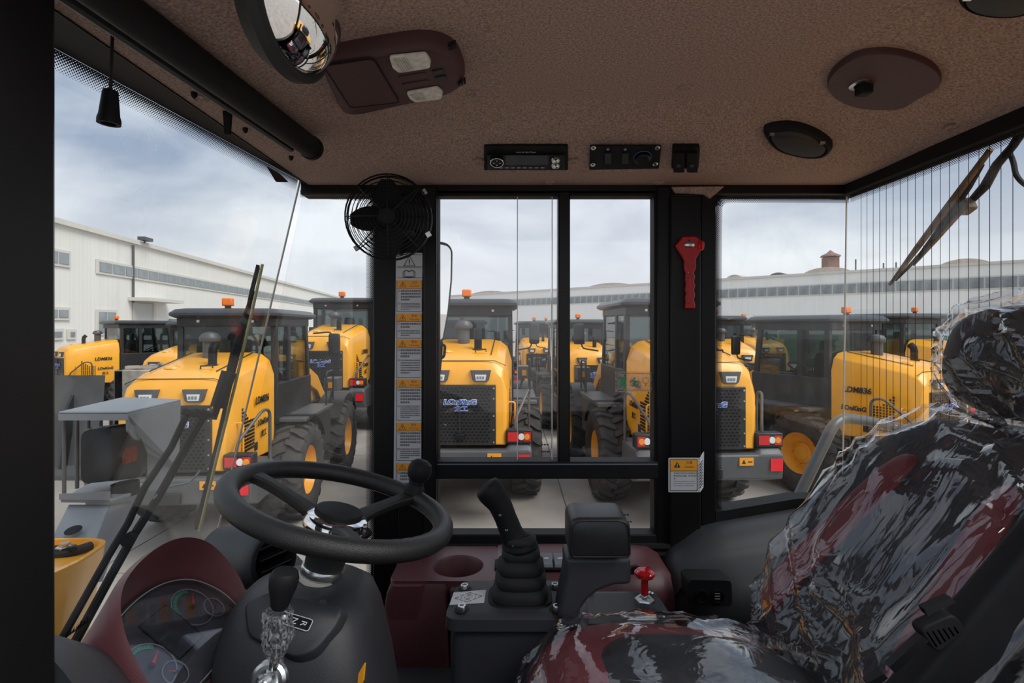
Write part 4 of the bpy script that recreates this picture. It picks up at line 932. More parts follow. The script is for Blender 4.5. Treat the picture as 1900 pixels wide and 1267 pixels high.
for k, t_ in enumerate(('Please do not put up sundries in the side of', 'the air conditioning, avoid clogging of the air', 'inlet, and affect the air conditioning effect.')): text(t_, .0034, 'ink', P(1250, 893 + 3.9 * k, yq), (1, 0, 0), (0, 0, 1), cs, align='LEFT')
# emergency hammer
yh = YW - .022
hm = thing('emergency_hammer', P(1277, 573, yh), 'red emergency window hammer in its holder on the rear pillar', 'hammer')
out = [(1263, 440), (1290, 440), (1297, 448), (1304, 449), (1304, 457), (1303, 465), (1297, 466), (1288, 482), (1288.5, 498), (1286, 504), (1284, 507), (1287, 514), (1284.5, 523), (1287, 530), (1284.5, 540), (1287, 547), (1284.5, 556), (1287, 566), (1286.5, 573), (1268, 573), (1270, 560), (1268.5, 553), (1270.5, 545), (1268.5, 537), (1270.5, 528), (1268.5, 518), (1270, 508), (1267, 500), (1267, 484), (1255, 464), (1251, 456), (1258, 448)]
MB().prism([P(x, y, yh) for x, y in out], (0, -.016, 0)).build('body', 'red_plastic', hm, bevel=.003)
MB().prism(rpoly([P(1274, 515, yh - .0165), P(1281, 515, yh - .0165), P(1280, 563, yh - .0165), P(1274, 563, yh - .0165)], .003), (0, -.003, 0)).build('grip_ridge', 'red_plastic', hm, bevel=.001)
MB().superq(.015, .006, .0075, .6, .8, 18, 10).xf(Matrix.Translation(P(1279, 454, yh - .016))).build('hammer_head', 'zinc', hm)
for px, py in ((1278, 446), (1279, 505)): MB().lathe([(.003, 0), (.002, .002)], P(px, py, yh - .0165), (0, -1, 0), 10).build('screw', 'chrome', hm)
MB().obox(P(1299, 455, yh - .012), (.006, 0, 0), (0, .008, 0), (0, 0, .012)).build('clip', 'red_gloss', hm, bevel=.002)
# green emergency exit film on the right pane
ye = YW + .024
ex = thing('emergency_exit_film', P(1180, 728, ye), 'clear film with green running man sign on the right sliding pane', 'sign')
MB().prism([P(1141, 688, ye), P(1218, 690, ye), P(1217, 728, ye), P(1141, 727, ye)], (0, -.0005, 0)).build('film', 'film', ex, smooth=False)
ge = ye - .0008
def eb(x0, y0, x1, y1_, w=1.0):
    a = P(x0, y0, ge); b = P(x1, y1_, ge); MB().tube([a, b], w * .00078, 5).build('green_bar', 'green_film', ex, smooth=False)
for q in ((1145, 692, 1215, 694), (1215, 694, 1214, 724), (1214, 724, 1145, 723), (1145, 723, 1145, 692)): eb(*q)
MB().prism([P(1152, 699, ge), P(1161, 699, ge), P(1161, 717, ge), P(1152, 717, ge)], (0, -.0005, 0)).build('door_symbol', 'green_film', ex, smooth=False)
eb(1164, 708, 1168, 708, .6)
MB().lathe([(.003, 0), (.003, .0005)], P(1177, 702, ge), (0, -1, 0), 12).build('man_head', 'green_film', ex)
mn_ = MB()
for pts in (((1178, 705), (1177, 711)), ((1178, 706), (1172, 708), (1170, 706)), ((1178, 706), (1183, 708), (1186, 705)), ((1177, 711), (1182, 715), (1184, 716)), ((1177, 711), (1175, 714), (1174, 718))): mn_.tube([P(*q, ge) for q in pts], .0012, 5)
mn_.build('running_man', 'green_film', ex, smooth=False)
MB().torus(P(1198, 706, ge), (0, 1, 0), .0085, .0007, 20, 5).tube([P(1198, 712, ge), P(1198, 716, ge)], .0012, 5).build('ring_symbol', 'green_film', ex, smooth=False)
# ================================================================== steering column and wheel
SC0 = P(633, 936, .95); sn = V(.27, .055, 1).normalized(); RW = .185
su = V(1, 0, 0) - sn * sn.x; su.normalize(); sv = sn.cross(su)      # su to the rear, sv to the far side
if sv.y < 0: sv = -sv
sw_ = thing('steering_wheel', P(600, 1070, .95), 'black three spoked steering wheel with spinner knob and chrome hub ring', 'steering wheel')
rings = []; n = 96
for i in range(n):
    a = 2 * math.pi * i / n; d_ = su * math.cos(a) + sv * math.sin(a); m = 14
    grip = .0012 * math.sin(a * 46)
    rings.append([SC0 + d_ * (RW + (.0185 + (grip if math.cos(2 * math.pi * k / m) < -.3 and abs(math.cos(2 * math.pi * k / m)) > .3 else 0)) * math.cos(2 * math.pi * k / m)) + sn * (.0172 * math.sin(2 * math.pi * k / m)) for k in range(m)])
rings.append(rings[0]); MB().loft(rings, False, False).build('rim', 'wheel_grip', sw_, angle=60)
hub = SC0 - sn * .035
for ang in (R(172), R(56), R(-64)):
    d_ = su * math.cos(ang) + sv * math.sin(ang); t_ = sn.cross(d_); rows_ = []
    for k in range(8):
        t = k / 7; rr = .03 + (RW - .03) * t; w = .021 - .008 * math.sin(math.pi * t * .9) + .006 * (t > .9); h = -.035 * (1 - t) ** 1.4
        c = SC0 + d_ * rr + sn * h
        rows_.append(rpoly([c + t_ * w + sn * .009, c - t_ * w + sn * .009, c - t_ * w * .8 - sn * .009, c + t_ * w * .8 - sn * .009], .006, 3))
    MB().loft(rows_).build('spoke', 'wheel_grip', sw_, angle=50)
MB().lathe([(.046, -.02), (.055, -.006), (.056, .004), (.052, .014), (.044, .018), (.036, .018)], hub, sn, 40).build('hub_ring', 'chrome', sw_)
MB().lathe([(.041, .012), (.042, .022), (.040, .026), (.036, .027), (0, .028)], hub, sn, 40).build('horn_button', 'black_matte', sw_)
MB().lathe([(.05, -.012), (.048, -.03), (.036, -.05), (.033, -.075), (.033, -.085)], hub, sn, 32).build('hub_sleeve', 'black_rubber', sw_)
MB().lathe([(.0365, -.088), (.038, -.085), (.038, -.076), (.0365, -.073)], hub, sn, 32).build('clamp_ring', 'zinc', sw_)
MB().lathe([(.039, -.097), (.039, -.089)], hub, sn, 32).build('seal_ring', 'cream_clamp', sw_)
ka = R(57); kd = su * math.cos(ka) + sv * math.sin(ka); kb = SC0 + kd * RW
sk = MB().lathe([(.022, .010), (.020, .02), (.015, .026), (.0155, .034), (.022, .042), (.0245, .052), (.0245, .060), (.021, .070), (.012, .076), (.0, .077)], kb, sn, 28).build('spinner_knob', 'black_matte', sw_)
# indicator stalk under the wheel
st = MB().tube([hub - sn * .07, hub - sn * .065 + sv * .11 + su * .02, hub - sn * .06 + sv * .16 + su * .03], [.006, .006, .011], 10).build('indicator_stalk', 'black_matte', sw_)
# column cover: a big rounded grey housing
cc = thing('column_cover', P(540, 1330, .86), 'large dark grey moulded cover of the steering column', 'column cover')
def ringpx(pts, Y): return smooth_curve([P(x, y, Y_) for x, y, Y_ in pts], 4, True)
prof = []
# horizontal cross-sections from the top disc down, in metres (x centre, y centre, half x, half y, z)
c_top = hub - sn * .095
for (dx, dy, hx, hy, z, e) in ((0, 0, .040, .040, 0.0, 2), (-.010, -.004, .078, .070, -.003, 2.4), (-.016, -.010, .105, .090, -.014, 3.0), (-.016, -.016, .118, .104, -.036, 3.4), (-.014, -.022, .126, .115, -.075, 3.6), (-.010, -.028, .132, .124, -.12, 3.8), (-.008, -.03, .138, .132, -.18, 4), (-.0, -.03, .142, .14, -.30, 4.2), (.0, -.03, .135, .135, -.55, 4.2)):
    rg_ = []
    for k in range(40):
        a = 2 * math.pi * k / 40; ca, sa = math.cos(a), math.sin(a); q = (abs(ca) ** e + abs(sa) ** e) ** (-1 / e)
        x = c_top.x + dx + hx * ca * q; y = c_top.y + dy + hy * sa * q
        rg_.append(V(x, y, c_top.z + z - .22 * max(0, x - c_top.x) * min(1, -z / .04)))
    prof.append(rg_)
MB().loft(prof, True, True).build('housing', 'grey_plastic', cc, angle=70)
MB().lathe([(.07, -.004), (.066, .006), (.058, .012), (.045, .014)], c_top - V(0, 0, .012), V(.12, 0, 1), 36).build('collar', 'grey_plastic', cc)
# raised trapezoid panel with the gear gate plate
from mathutils.bvhtree import BVHTree
_hb = MB().loft(prof, True, True); _bvh = BVHTree.FromPolygons([tuple(v) for v in _hb.v], _hb.f)
def _hit(px, py):
    d_ = Vector(((px - 950) / 1000, 1, (605 - py) / 1000)).normalized(); return _bvh.ray_cast(Vector((0, 0, CAMZ)), d_)[0]
_h1, _h2, _h3 = _hit(468, 1135), _hit(625, 1140), _hit(548, 1205)
pv_n = (_h2 - _h1).cross(_h3 - _h1).normalized()
if pv_n.z < 0: pv_n = -pv_n
_p0 = (_h1 + _h2 + _h3) / 3 + pv_n * .006
def cv(px, py): return on_plane(px, py, _p0, pv_n)
pn = [cv(*q) for q in ((455, 1122), (500, 1098), (640, 1130), (625, 1165), (585, 1212), (548, 1222), (462, 1180))]
MB().loft([shrink([p - pv_n * .03 for p in rpoly(pn, .012, 3)], 1.15), [p + pv_n * .004 for p in rpoly(pn, .012, 3)], shrink([p + pv_n * .007 for p in rpoly(pn, .012, 3)], .95)]).build('raised_panel', 'grey_plastic', cc, angle=60)
gp_ = [cv(523, 1137), cv(584, 1155), cv(574, 1176), cv(515, 1157)]
gpl = MB().prism(rpoly([p + pv_n * .0085 for p in gp_], .004, 3), pv_n * .002).build('gear_plate', 'black_paint', cc, smooth=False)
MB().tube([p + pv_n * .0105 for p in rpoly(gp_, .004, 3)], .0007, 4, closed=True).build('plate_border', 'ink_white', gpl, smooth=False)
gu = (cv(584, 1155) - cv(523, 1137)).normalized(); gv = pv_n.cross(gu).normalized()
for ch, q in (('F', (531, 1148)), ('N', (549, 1156)), ('R', (566, 1161))): text(ch, .013, 'ink_white', cv(*q) + pv_n * .0108, -gv * 1.0, gu, gpl, name='letter')
vt = [cv(596, 1112), cv(611, 1116), cv(600, 1138), cv(586, 1135)]
MB().prism(rpoly([p + pv_n * .003 for p in vt], .006, 3), pv_n * .003).build('slot_cover', 'grey_plastic', cc, bevel=.001)
yst = MB().prism([P(665, 1250, .78), P(676, 1230, .78), P(673, 1262, .78), P(662, 1285, .78)], (.002, .002, 0)).build('side_sticker', 'sticker_orange', cc, smooth=False)
# gear lever with bag
yl = .70
gl = thing('gear_lever', P(500, 1285, yl), 'gear lever with black knob, its shaft in a clear plastic bag', 'lever')
kt = P(528, 1070, yl); kbt = P(518, 1128, yl); ax = (kt - kbt).normalized()
MB().lathe([(.009, 0), (.0115, .004), (.013, .012), (.0175, .028), (.0185, .040), (.0165, .047), (.0145, .049), (0, .049)], kbt, ax, 28).build('knob', 'black_matte', gl)
MB().tube([P(519, 1128, yl), P(514, 1165, yl), P(508, 1240, yl)], .0062, 12).build('shaft', 'zinc', gl)
ey = P(500, 1262, yl); MB().torus(ey, (0, -1, .3), .017, .008, 28, 10).build('eye', 'zinc', gl)
bo = MB().lathe([(.017, 0), (.017, .003), (.012, .004), (.0105, .006), (.0105, .014)], ey, V(0, -1, .35), 6).lathe([(.006, .01), (.006, .022), (.004, .024)], ey, V(0, -1, .35), 16).build('bolt', 'zinc', gl)
def crumple(p, amp, f=55):
    v = noise.noise(p * f) + .6 * noise.noise(p * f * 2.3) + .35 * abs(noise.noise(p * f * 4.1)); return v * amp
bagrings = []
for k in range(30):
    t = k / 29; c = P(517, 1132, yl) * (1 - t) + P(512, 1232, yl) * t; rr = .008 + .0095 * math.sin(math.pi * min(1, t * 1.0 + .1)) ** .7 + .004 * (t < .15) * (1 - t)
    rg_ = []
    for i in range(36):
        a = 2 * math.pi * i / 36; d_ = V(math.cos(a), math.sin(a), 0); p = c + d_ * rr; rg_.append(p + d_ * crumple(p, .0045, 60))
    bagrings.append(rg_)
MB().loft(bagrings, False, False).build('plastic_bag', 'bag', gl, angle=12)

# ================================================================== instrument cluster and dash
th = R(40); Cc = P(334, 1190, .86); iu = V(0, 1, 0); iv = V(-math.cos(th), 0, math.sin(th)); inn = V(math.sin(th), 0, math.cos(th))
ic = thing('instrument_cluster', Cc - inn * .1, 'maroon hooded instrument cluster with two gauges behind a clear cover', 'instrument cluster')
def I(u, v, w=0): return Cc + iu * u + iv * v + inn * w
def loop(k, w, hood=0.0, ww=None):
    pts = []
    for (u, v) in ((-.106, -.073), (-.124, -.022), (-.118, .045), (-.085, .088), (-.015, .105), (.06, .100), (.115, .070), (.140, .015), (.135, -.035), (.110, -.070)):
        up = max(0.0, (v + .07) / .175)
        k_ = k * .92; pts.append(I(u * k_, v * k_ + hood * up * .25, w + hood * up))
    return smooth_curve(pts, 6, True)
face = loop(1.0, 0)
MB().loft([[p - inn * .02 for p in face], face]).build('gauge_panel', 'gauge_face', ic, angle=40)
A1 = loop(1.0, .0); B1 = loop(1.04, .006, .066); B2 = loop(1.09, .014, .074); B3 = loop(1.17, .004, .068); C3 = loop(1.13, -.04, .03); C4 = loop(1.0, -.16, 0)
MB().loft([A1, B1, B2, B3, C3, C4], False, False).build('hood', 'maroon_plastic', ic, angle=70)
MB().loft([loop(.985, .010), loop(.975, .013)], True, True).build('clear_cover', 'gauge_cover', ic, smooth=False)
MB().tube(loop(.99, .008), .003, 6, closed=True).build('cover_rim', 'dark_plastic', ic)
MB().tube([p for p in loop(.965, .0135)], .0009, 5, closed=True).build('cover_edge', 'sheet_grey', ic)
def gauge(u, v, r, a0, green=True):
    gz = .004
    g_ = MB().torus(I(u, v, gz), inn, r, .0011, 40, 5).build('gauge_ring', 'sheet_grey', ic)
    if green:
        b = MB()
        for k in range(13):
            a = a0 + k * R(9); d_ = iu * math.cos(a) + iv * math.sin(a); t_ = iu * -math.sin(a) + iv * math.cos(a)
            b.obox(I(u, v, gz) + d_ * r * .85, d_ * r * .08, t_ * r * .055, inn * .0006)
        b.build('gauge_scale', 'gauge_green', g_, smooth=False)
    a = a0 + R(-18); d_ = iu * math.cos(a) + iv * math.sin(a); t_ = iu * -math.sin(a) + iv * math.cos(a)
    MB().add([I(u, v, .007) + t_ * r * .07, I(u, v, .007) - t_ * r * .07, I(u, v, .007) + d_ * r * .75], [(0, 1, 2)]).build('needle', 'gauge_red', g_, smooth=False)
    MB().lathe([(r * .12, 0), (r * .1, .003)], I(u, v, gz), inn, 12).build('needle_hub', 'black_matte', g_)
gauge(.066, .028, .037, R(60)); gauge(.097, .002, .019, R(200), False); gauge(-.070, .002, .038, R(40)); gauge(-.052, -.030, .020, R(150), False)
q = [I(-.032, .060, .003), I(.032, .060, .003), I(.032, -.02, .003), I(-.032, -.02, .003)]
MB().prism(rpoly(q, .004, 3), inn * .002).build('display_screen', 'display', ic, smooth=False)
MB().tube([p + inn * .002 for p in rpoly(q, .004, 3)], .0012, 5, closed=True).build('display_frame', 'black_matte', ic)
# dash body with the air duct and vent
db_ = thing('dashboard', W(-.75, 1.0, -1.1), 'dark grey dashboard body under the instrument cluster', 'dashboard')
def drow(y, x0, z0, k=1.0):
    pts = [(-.12, -.02), (-.08, .03), (0, .05), (.08, .03), (.14, -.05), (.17, -.2), (.17, -.5), (-.12, -.5)]
    return [W(x0 + a * k, y, z0 + b * k) for a, b in rpoly([V(a, b, 0) for a, b in pts], .03, 3) for a, b in ((a, b),)] if False else [W(x0 + p.x * k, y, z0 + p.y * k) for p in rpoly([V(a, b, 0) for a, b in pts], .03, 3)]
MB().loft([drow(.603, -.60, -.392), drow(.64, -.605, -.40), drow(.74, -.63, -.475), drow(.80, -.68, -.57), drow(.9, -.70, -.60), drow(1.2, -.70, -.62), drow(1.5, -.68, -.66)]).build('dash_body', 'grey_plastic', db_, angle=50)
vc = P(508, 1038, 1.10); vd = V(.78, -.42, .12).normalized()
vt_ = thing('air_vent', vc - V(0, 0, .06), 'round black air vent at the end of a grey duct behind the steering wheel', 'air vent')
MB().lathe([(.0, -.19), (.045, -.185), (.062, -.16), (.062, -.08), (.058, -.03), (.056, -.004), (.052, .0), (.048, -.006)], vc, vd, 36, caps=False).build('duct', 'grey_plastic', vt_, angle=50)
MB().lathe([(.052, -.004), (.053, .004), (.047, .007), (.043, .002), (.04, -.03), (.0, -.03)], vc, vd, 32, caps=False).build('vent_ring', 'black_matte', vt_)
vu = vd.cross(V(0, 0, 1)).normalized(); vw = vu.cross(vd)
for k in (-1, 0, 1): MB().obox(vc + vw * .022 * k - vd * .006, vu * .036, vd * .014 + vw * .010, (vw - vd * .3) * .0018).build('vane', 'black_paint', vt_, bevel=.0008)
# grey sill shelf at the windscreen foot with bristle seal
br = thing('bristle_seal', on_plane(140, 1190, Tf, nF), 'thin row of black bristles along the foot of the windscreen', 'seal')
b = MB()
for k in range(46):
    t = k / 45; p = on_plane(104 + 60 * t, 1196 - 42 * t, Tf + nF * .004, nF); b.add([p - da * .0015, p + da * .0015, p - db * random.uniform(.010, .02) + da * random.uniform(-.004, .004)], [(0, 1, 2)])
tag(b.build('bristles', 'black_matte', br, smooth=False), kind='stuff')

# ================================================================== side console under the window (maroon)
sc_ = thing('side_console', W(0, 1.4, -1.15), 'maroon side console with cup holder and switch row under the sliding window', 'console')
ZT = -.622
# top deck with a round cup opening, built as strips about the hole
ch_c = P(850, 1046, 1.40); ch_c.z = CAMZ + ZT; chr_ = .066
def deck_outline(k):
    pass
xa, xb, ya_, yb_ = -.30, .455, 1.315, 1.525
N_ = 48; inner = []; outer = []
for k in range(N_):
    a = 2 * math.pi * k / N_; ca, sa = math.cos(a), math.sin(a); inner.append(V(ch_c.x + chr_ * ca, ch_c.y + chr_ * sa, CAMZ + ZT))
    t = min(((xa if ca < 0 else ch_c.x + .10) - ch_c.x) / ca if abs(ca) > 1e-6 else 9, ((ya_ if sa < 0 else yb_) - ch_c.y) / sa if abs(sa) > 1e-6 else 9)
    outer.append(V(ch_c.x + t * ca, ch_c.y + t * sa, CAMZ + ZT))
lip = [p - V(0, 0, .006) for p in shrink(inner, .94)]
floor_ = [p - V(0, 0, .085) for p in shrink(inner, .84)]
dk = MB().loft([[p - V(0, 0, .03) for p in outer], outer, inner, lip, floor_], False, True).build('cup_holder', 'maroon_plastic', sc_, angle=50)
# long deck to the rear
rows_ = []
for x, dz_, dyf in ((ch_c.x + .099, 0, 0), (ch_c.x + .12, .004, .01), (.30, .004, .012), (.38, -.002, .02), (.412, -.02, .04), (.422, -.06, .08)):
    z = ZT + dz_; rows_.append([W(x, 1.53, z), W(x, 1.40, z - .002), W(x, ya_ + .04 + dyf, z - .012), W(x, ya_ + dyf + .01, z - .04), W(x, ya_ + dyf + .005, z - .12), W(x, ya_ + dyf + .03, z - .24), W(x, 1.53, z - .24)])
MB().loft(rows_).build('deck', 'maroon_plastic', sc_, angle=60)
# front tower of the console
twr = []
for z, x0, x1, y0, y1_ in ((ZT + .000, -.290, -.155, 1.325, 1.51), (ZT - .004, -.296, -.160, 1.316, 1.330), (ZT - .03, -.306, -.156, 1.305, 1.332), (ZT - .20, -.332, -.150, 1.290, 1.332)):
    twr.append(rpoly([W(x0, y0, z), W(x1, y0, z), W(x1, y1_, z), W(x0, y1_, z)], .03, 4))
MB().loft([rpoly([W(x0, 1.30, z), W(-.212, 1.30, z), W(-.212, 1.52, z), W(x0, 1.52, z)], .02, 3) for z, x0 in ((ZT - .006, -.296), (ZT - .03, -.306), (ZT - .2, -.332))]).build('tower_side', 'maroon_plastic', sc_, angle=60)
MB().loft(twr[1:]).build('tower', 'maroon_plastic', sc_, angle=60)
# the slot in front of the cup holder
MB().box((-.150, 1.30, CAMZ + ZT - .2), (-.10, 1.34, CAMZ + ZT - .012)).build('cup_slot', 'maroon_dark', sc_, bevel=.006)
bs = []
for z, g_ in ((ZT - .195, 0), (ZT - .215, .03), (-1.14, .03)): bs.append(rpoly([W(-.335 - g_, 1.285 - g_, z), W(-.10, 1.285 - g_, z), W(-.10, 1.53, z), W(-.335 - g_, 1.53, z)], .02, 3))
MB().loft(bs).build('base', 'dark_plastic', sc_, angle=40)
# row of switches
swp = P(980, 1058, 1.40)
MB().box((-.045, 1.372, CAMZ + ZT - .004), (.145, 1.43, CAMZ + ZT + .006)).build('switch_tray', 'black_matte', sc_, bevel=.004)
for k in range(5):
    x = -.035 + k * .036; r_ = MB().loft([[V(x, 1.376, CAMZ + ZT + .005), V(x + .032, 1.376, CAMZ + ZT + .005), V(x + .032, 1.425, CAMZ + ZT + .010), V(x, 1.425, CAMZ + ZT + .010)], [V(x + .001, 1.38, CAMZ + ZT + .012), V(x + .031, 1.38, CAMZ + ZT + .012), V(x + .031, 1.422, CAMZ + ZT + .024), V(x + .001, 1.422, CAMZ + ZT + .024)]]).build('switch', 'sheet_grey', sc_, bevel=.001)
    MB().box((x + .010, 1.398, CAMZ + ZT + .0175), (x + .022, 1.404, CAMZ + ZT + .0195)).build('symbol', 'ink_white', r_, smooth=False)
# grip recess
pl_ = rpoly([P(1165, 1047, 1.325), P(1190, 1045, 1.325), P(1196, 1062, 1.325), P(1165, 1066, 1.325)], .012, 4)
MB().prism(pl_, (0, -.006, 0)).build('latch_surround', 'maroon_dark', sc_, bevel=.003)
MB().prism(shrink(pl_, .62, V(0, -.006, 0)), (0, -.003, 0)).build('latch', 'black_matte', sc_)

# ================================================================== pilot control box with joystick and armrest
pb = thing('control_pod', W(.0, 1.15, -1.15), 'dark grey joystick pod with a bolted top plate', 'console')
y0 = 1.045; zt = P(0, 1140, y0).z
def podring(z, g_, x1=.112): return rpoly([V(-.128 - g_, y0 - g_, z), V(x1, y0 - g_, z), V(x1, 1.185, z), V(-.128 - g_ + .01, 1.185, z)], [.03, .02, .02, .03], 4)
MB().loft([podring(CAMZ - 1.15, -.004), podring(zt - .06, -.004), podring(zt - .035, -.008)]).build('body', 'grey_plastic', pb, angle=50)
MB().loft([podring(zt - .036, -.002), podring(zt - .03, .006), podring(zt - .008, .004), podring(zt, -.008)]).build('top_plate', 'grey_plastic', pb, angle=50)
def on_top(px, py): return on_plane(px, py, V(0, 0, zt), V(0, 0, 1))
for px, py in ((862, 1092), (857, 1131), (1030, 1090), (1033, 1131)):
    c = on_top(px, py); rc = MB().lathe([(.0145, .0005), (.0145, -.001)], c, n=20).build('bolt_recess', 'black_matte', pb)
    bt = MB().lathe([(.0085, 0), (.0085, .007), (.0075, .009), (.0048, .009), (.0045, .004), (0, .004)], c, n=20).build('bolt', 'zinc', pb)
# pattern card
cd = [on_top(*q) for q in ((842, 1100), (902, 1095), (898, 1119), (834, 1123))]
cs_ = MB().prism([p + V(0, 0, .0004) for p in cd], (0, 0, .0008)).build('pattern_card', 'sticker_white', pb, smooth=False)
cc_ = sum(cd, Vector()) / 4 + V(0, 0, .0015); ex_ = (cd[1] - cd[0]) * .43; ey_ = (cd[0] - cd[3]) * .40
lines = MB()
for a_, b_ in (((-1, 0), (0, 1)), ((0, 1), (1, 0)), ((1, 0), (0, -1)), ((0, -1), (-1, 0))):
    A_ = cc_ + ex_ * a_[0] * .95 + ey_ * a_[1] * .95; B_ = cc_ + ex_ * b_[0] * .95 + ey_ * b_[1] * .95
    for t0, t1 in ((0, .28), (.38, .62), (.72, 1)): lines.tube([A_ + (B_ - A_) * t0, A_ + (B_ - A_) * t1], .0005, 4)
for s in (-1, 1):
    for t in (.25, .5): lines.tube([cc_ + ex_ * s * t - ey_ * .2, cc_ + ex_ * s * t + ey_ * .2], .0004, 4); lines.tube([cc_ + ey_ * s * t - ex_ * .15, cc_ + ey_ * s * t + ex_ * .15], .0004, 4)
lines.build('pattern_drawing', 'ink', cs_, smooth=False)
# joystick
jb = on_top(965, 1105)
js = thing('joystick', jb, 'black joystick with bellows boot on the grey pod', 'joystick')
def sqring(c, hx, hy, e=4, n=32):
    out_ = []
    for k in range(n):
        a = 2 * math.pi * k / n; ca, sa = math.cos(a), math.sin(a); q = (abs(ca) ** e + abs(sa) ** e) ** (-1 / e); out_.append(c + V(hx * ca * q, hy * sa * q, 0))
    return out_
MB().loft([sqring(jb + V(0, 0, .0005), .066, .052), sqring(jb + V(0, 0, .003), .064, .050)]).build('boot_seat', 'black_matte', js)
bl_ = []
for z, h in ((0, .056), (.012, .058), (.020, .055), (.026, .048), (.034, .053), (.045, .052), (.052, .044), (.060, .049), (.072, .047), (.080, .036), (.087, .040), (.098, .038), (.104, .026), (.112, .032), (.120, .031), (.126, .024)):
    bl_.append(sqring(jb + V(.002 * z / .1, 0, z), h, h * .84, 3.2))
MB().loft(bl_).build('boot', 'black_rubber', js, angle=60)
hp_ = [P(962, 1010, 1.12), P(952, 995, 1.12), P(938, 960, 1.12), P(927, 935, 1.12), P(915, 918, 1.12), P(905, 905, 1.12), P(900, 899, 1.12)]
ax_ = [V(.9, 0, .35).normalized()] * 7
rows_ = []
for p, w, d_ in zip(smooth_curve(hp_, 3), [.034, .031, .028, .0255, .024, .0235, .023, .0235, .024, .0245, .0255, .027, .028, .029, .0285, .028, .026, .020, .010], range(30)):
    rows_.append((p, w))
rr_ = []
for i, (p, w) in enumerate(rows_):
    a = rows_[max(0, i - 1)][0]; b = rows_[min(len(rows_) - 1, i + 1)][0]; t_ = (b - a).normalized(); sx_ = V(0, 1, 0).cross(t_).normalized(); k2 = min(1.0, i / 14)
    rr_.append([p + sx_ * (w * math.cos(2 * math.pi * k / 24)) + V(0, 1, 0) * (w * (.85 + .15 * k2) * math.sin(2 * math.pi * k / 24)) for k in range(24)])
MB().loft(rr_).build('grip', 'black_matte', js, angle=60)
MB().lathe([(.036, 0), (.038, .006), (.034, .014)], P(965, 1012, 1.12) - V(0, 0, .006), (-.1, 0, 1), 28).build('grip_base', 'black_matte', js)
for px, py in ((928, 956), (940, 984), (952, 1013)): MB().lathe([(.0028, 0), (.002, .0015)], P(px, py, 1.094), (0, -1, 0), 10).build('screw', 'zinc', js)
# armrest
am = thing('armrest', P(1110, 1130, 1.1), 'padded black armrest on a curved grey bracket behind the joystick', 'armrest')
yf_, yb2 = 1.0, 1.10
def armring(g_, y): 
    a = P(1057, 962, yf_); b = P(1171, 1037, yf_); return rpoly([V(a.x + g_, y, a.z - g_), V(b.x - g_, y, a.z - g_), V(b.x - g_ * .5, y, b.z + g_), V(a.x + g_, y, b.z + g_)], [.02, .022, .008, .008], 5)
MB().loft([armring(.006, yf_), armring(.001, yf_ + .004), armring(0, yf_ + .01), armring(0, yf_ + .09), armring(.004, yf_ + .10), armring(.012, yf_ + .106)]).build('pad', 'black_leather', am, angle=50)
MB().tube([p + V(0, -.001, 0) for p in armring(.004, yf_ + .0)], .0014, 5, closed=True).build('piping', 'black_leather', am)
prb = [(1049, 1036), (1171, 1036), (1172, 1085), (1140, 1087), (1112, 1097), (1092, 1112), (1078, 1132), (1074, 1150), (1034, 1150), (1038, 1132), (1042, 1108), (1047, 1085), (1050, 1060)]
MB().prism([P(x, y, yf_ + .03) for x, y in prb], (0, .075, 0)).build('bracket', 'grey_plastic', am, bevel=.008, seg=3)
# parking brake box
hb = thing('brake_box', W(.22, 1.2, -1.15), 'grey box with screwed cover plate beside the seat', 'box')
zb = P(0, 1093, 1.27).z
def hbring(z, g_): return rpoly([V(.142 - g_, 1.06, z), V(.345 + g_, 1.06, z), V(.335 + g_, 1.265 + g_, z), V(.145 - g_, 1.265 + g_, z)], [.02, .03, .04, .03], 4)
MB().loft([hbring(CAMZ - 1.15, .02), hbring(zb - .03, .012), hbring(zb - .006, .004), hbring(zb, -.006)]).build('body', 'grey_plastic', hb, angle=50)
def on_hb(px, py): return on_plane(px, py, V(0, 0, zb), V(0, 0, 1))
MB().prism([on_hb(*q) for q in ((1086, 1102), (1217, 1102), (1240, 1160), (1092, 1160))], (0, 0, .003)).build('cover_plate', 'dark_plastic', hb, bevel=.001)
for q in ((1096, 1104), (1207, 1104), (1228, 1148)): MB().lathe([(.007, 0), (.007, .003), (.004, .005), (0, .0055)], on_hb(*q) + V(0, 0, .003), n=14).build('screw', 'zinc', hb)
bp_ = on_hb(1196, 1126) + V(0, 0, .003)
bk_ = thing('parking_brake_valve', bp_, 'red mushroom pull knob on a hexagon nut on the grey brake box', 'knob')
MB().lathe([(.021, 0), (.0215, .002), (.0215, .014), (.019, .017), (.013, .017), (.012, .012)], bp_, n=6).build('nut', 'zinc', bk_, angle=20)
MB().lathe([(.006, .005), (.006, .03)], bp_, n=14).build('rod', 'chrome', bk_)
MB().lathe([(.0075, .024), (.0085, .03), (.0075, .055), (.009, .060), (.019, .064), (.0225, .069), (.022, .074), (.016, .080), (.008, .082), (0, .0825)], bp_, n=28).build('head', 'red_gloss', bk_)

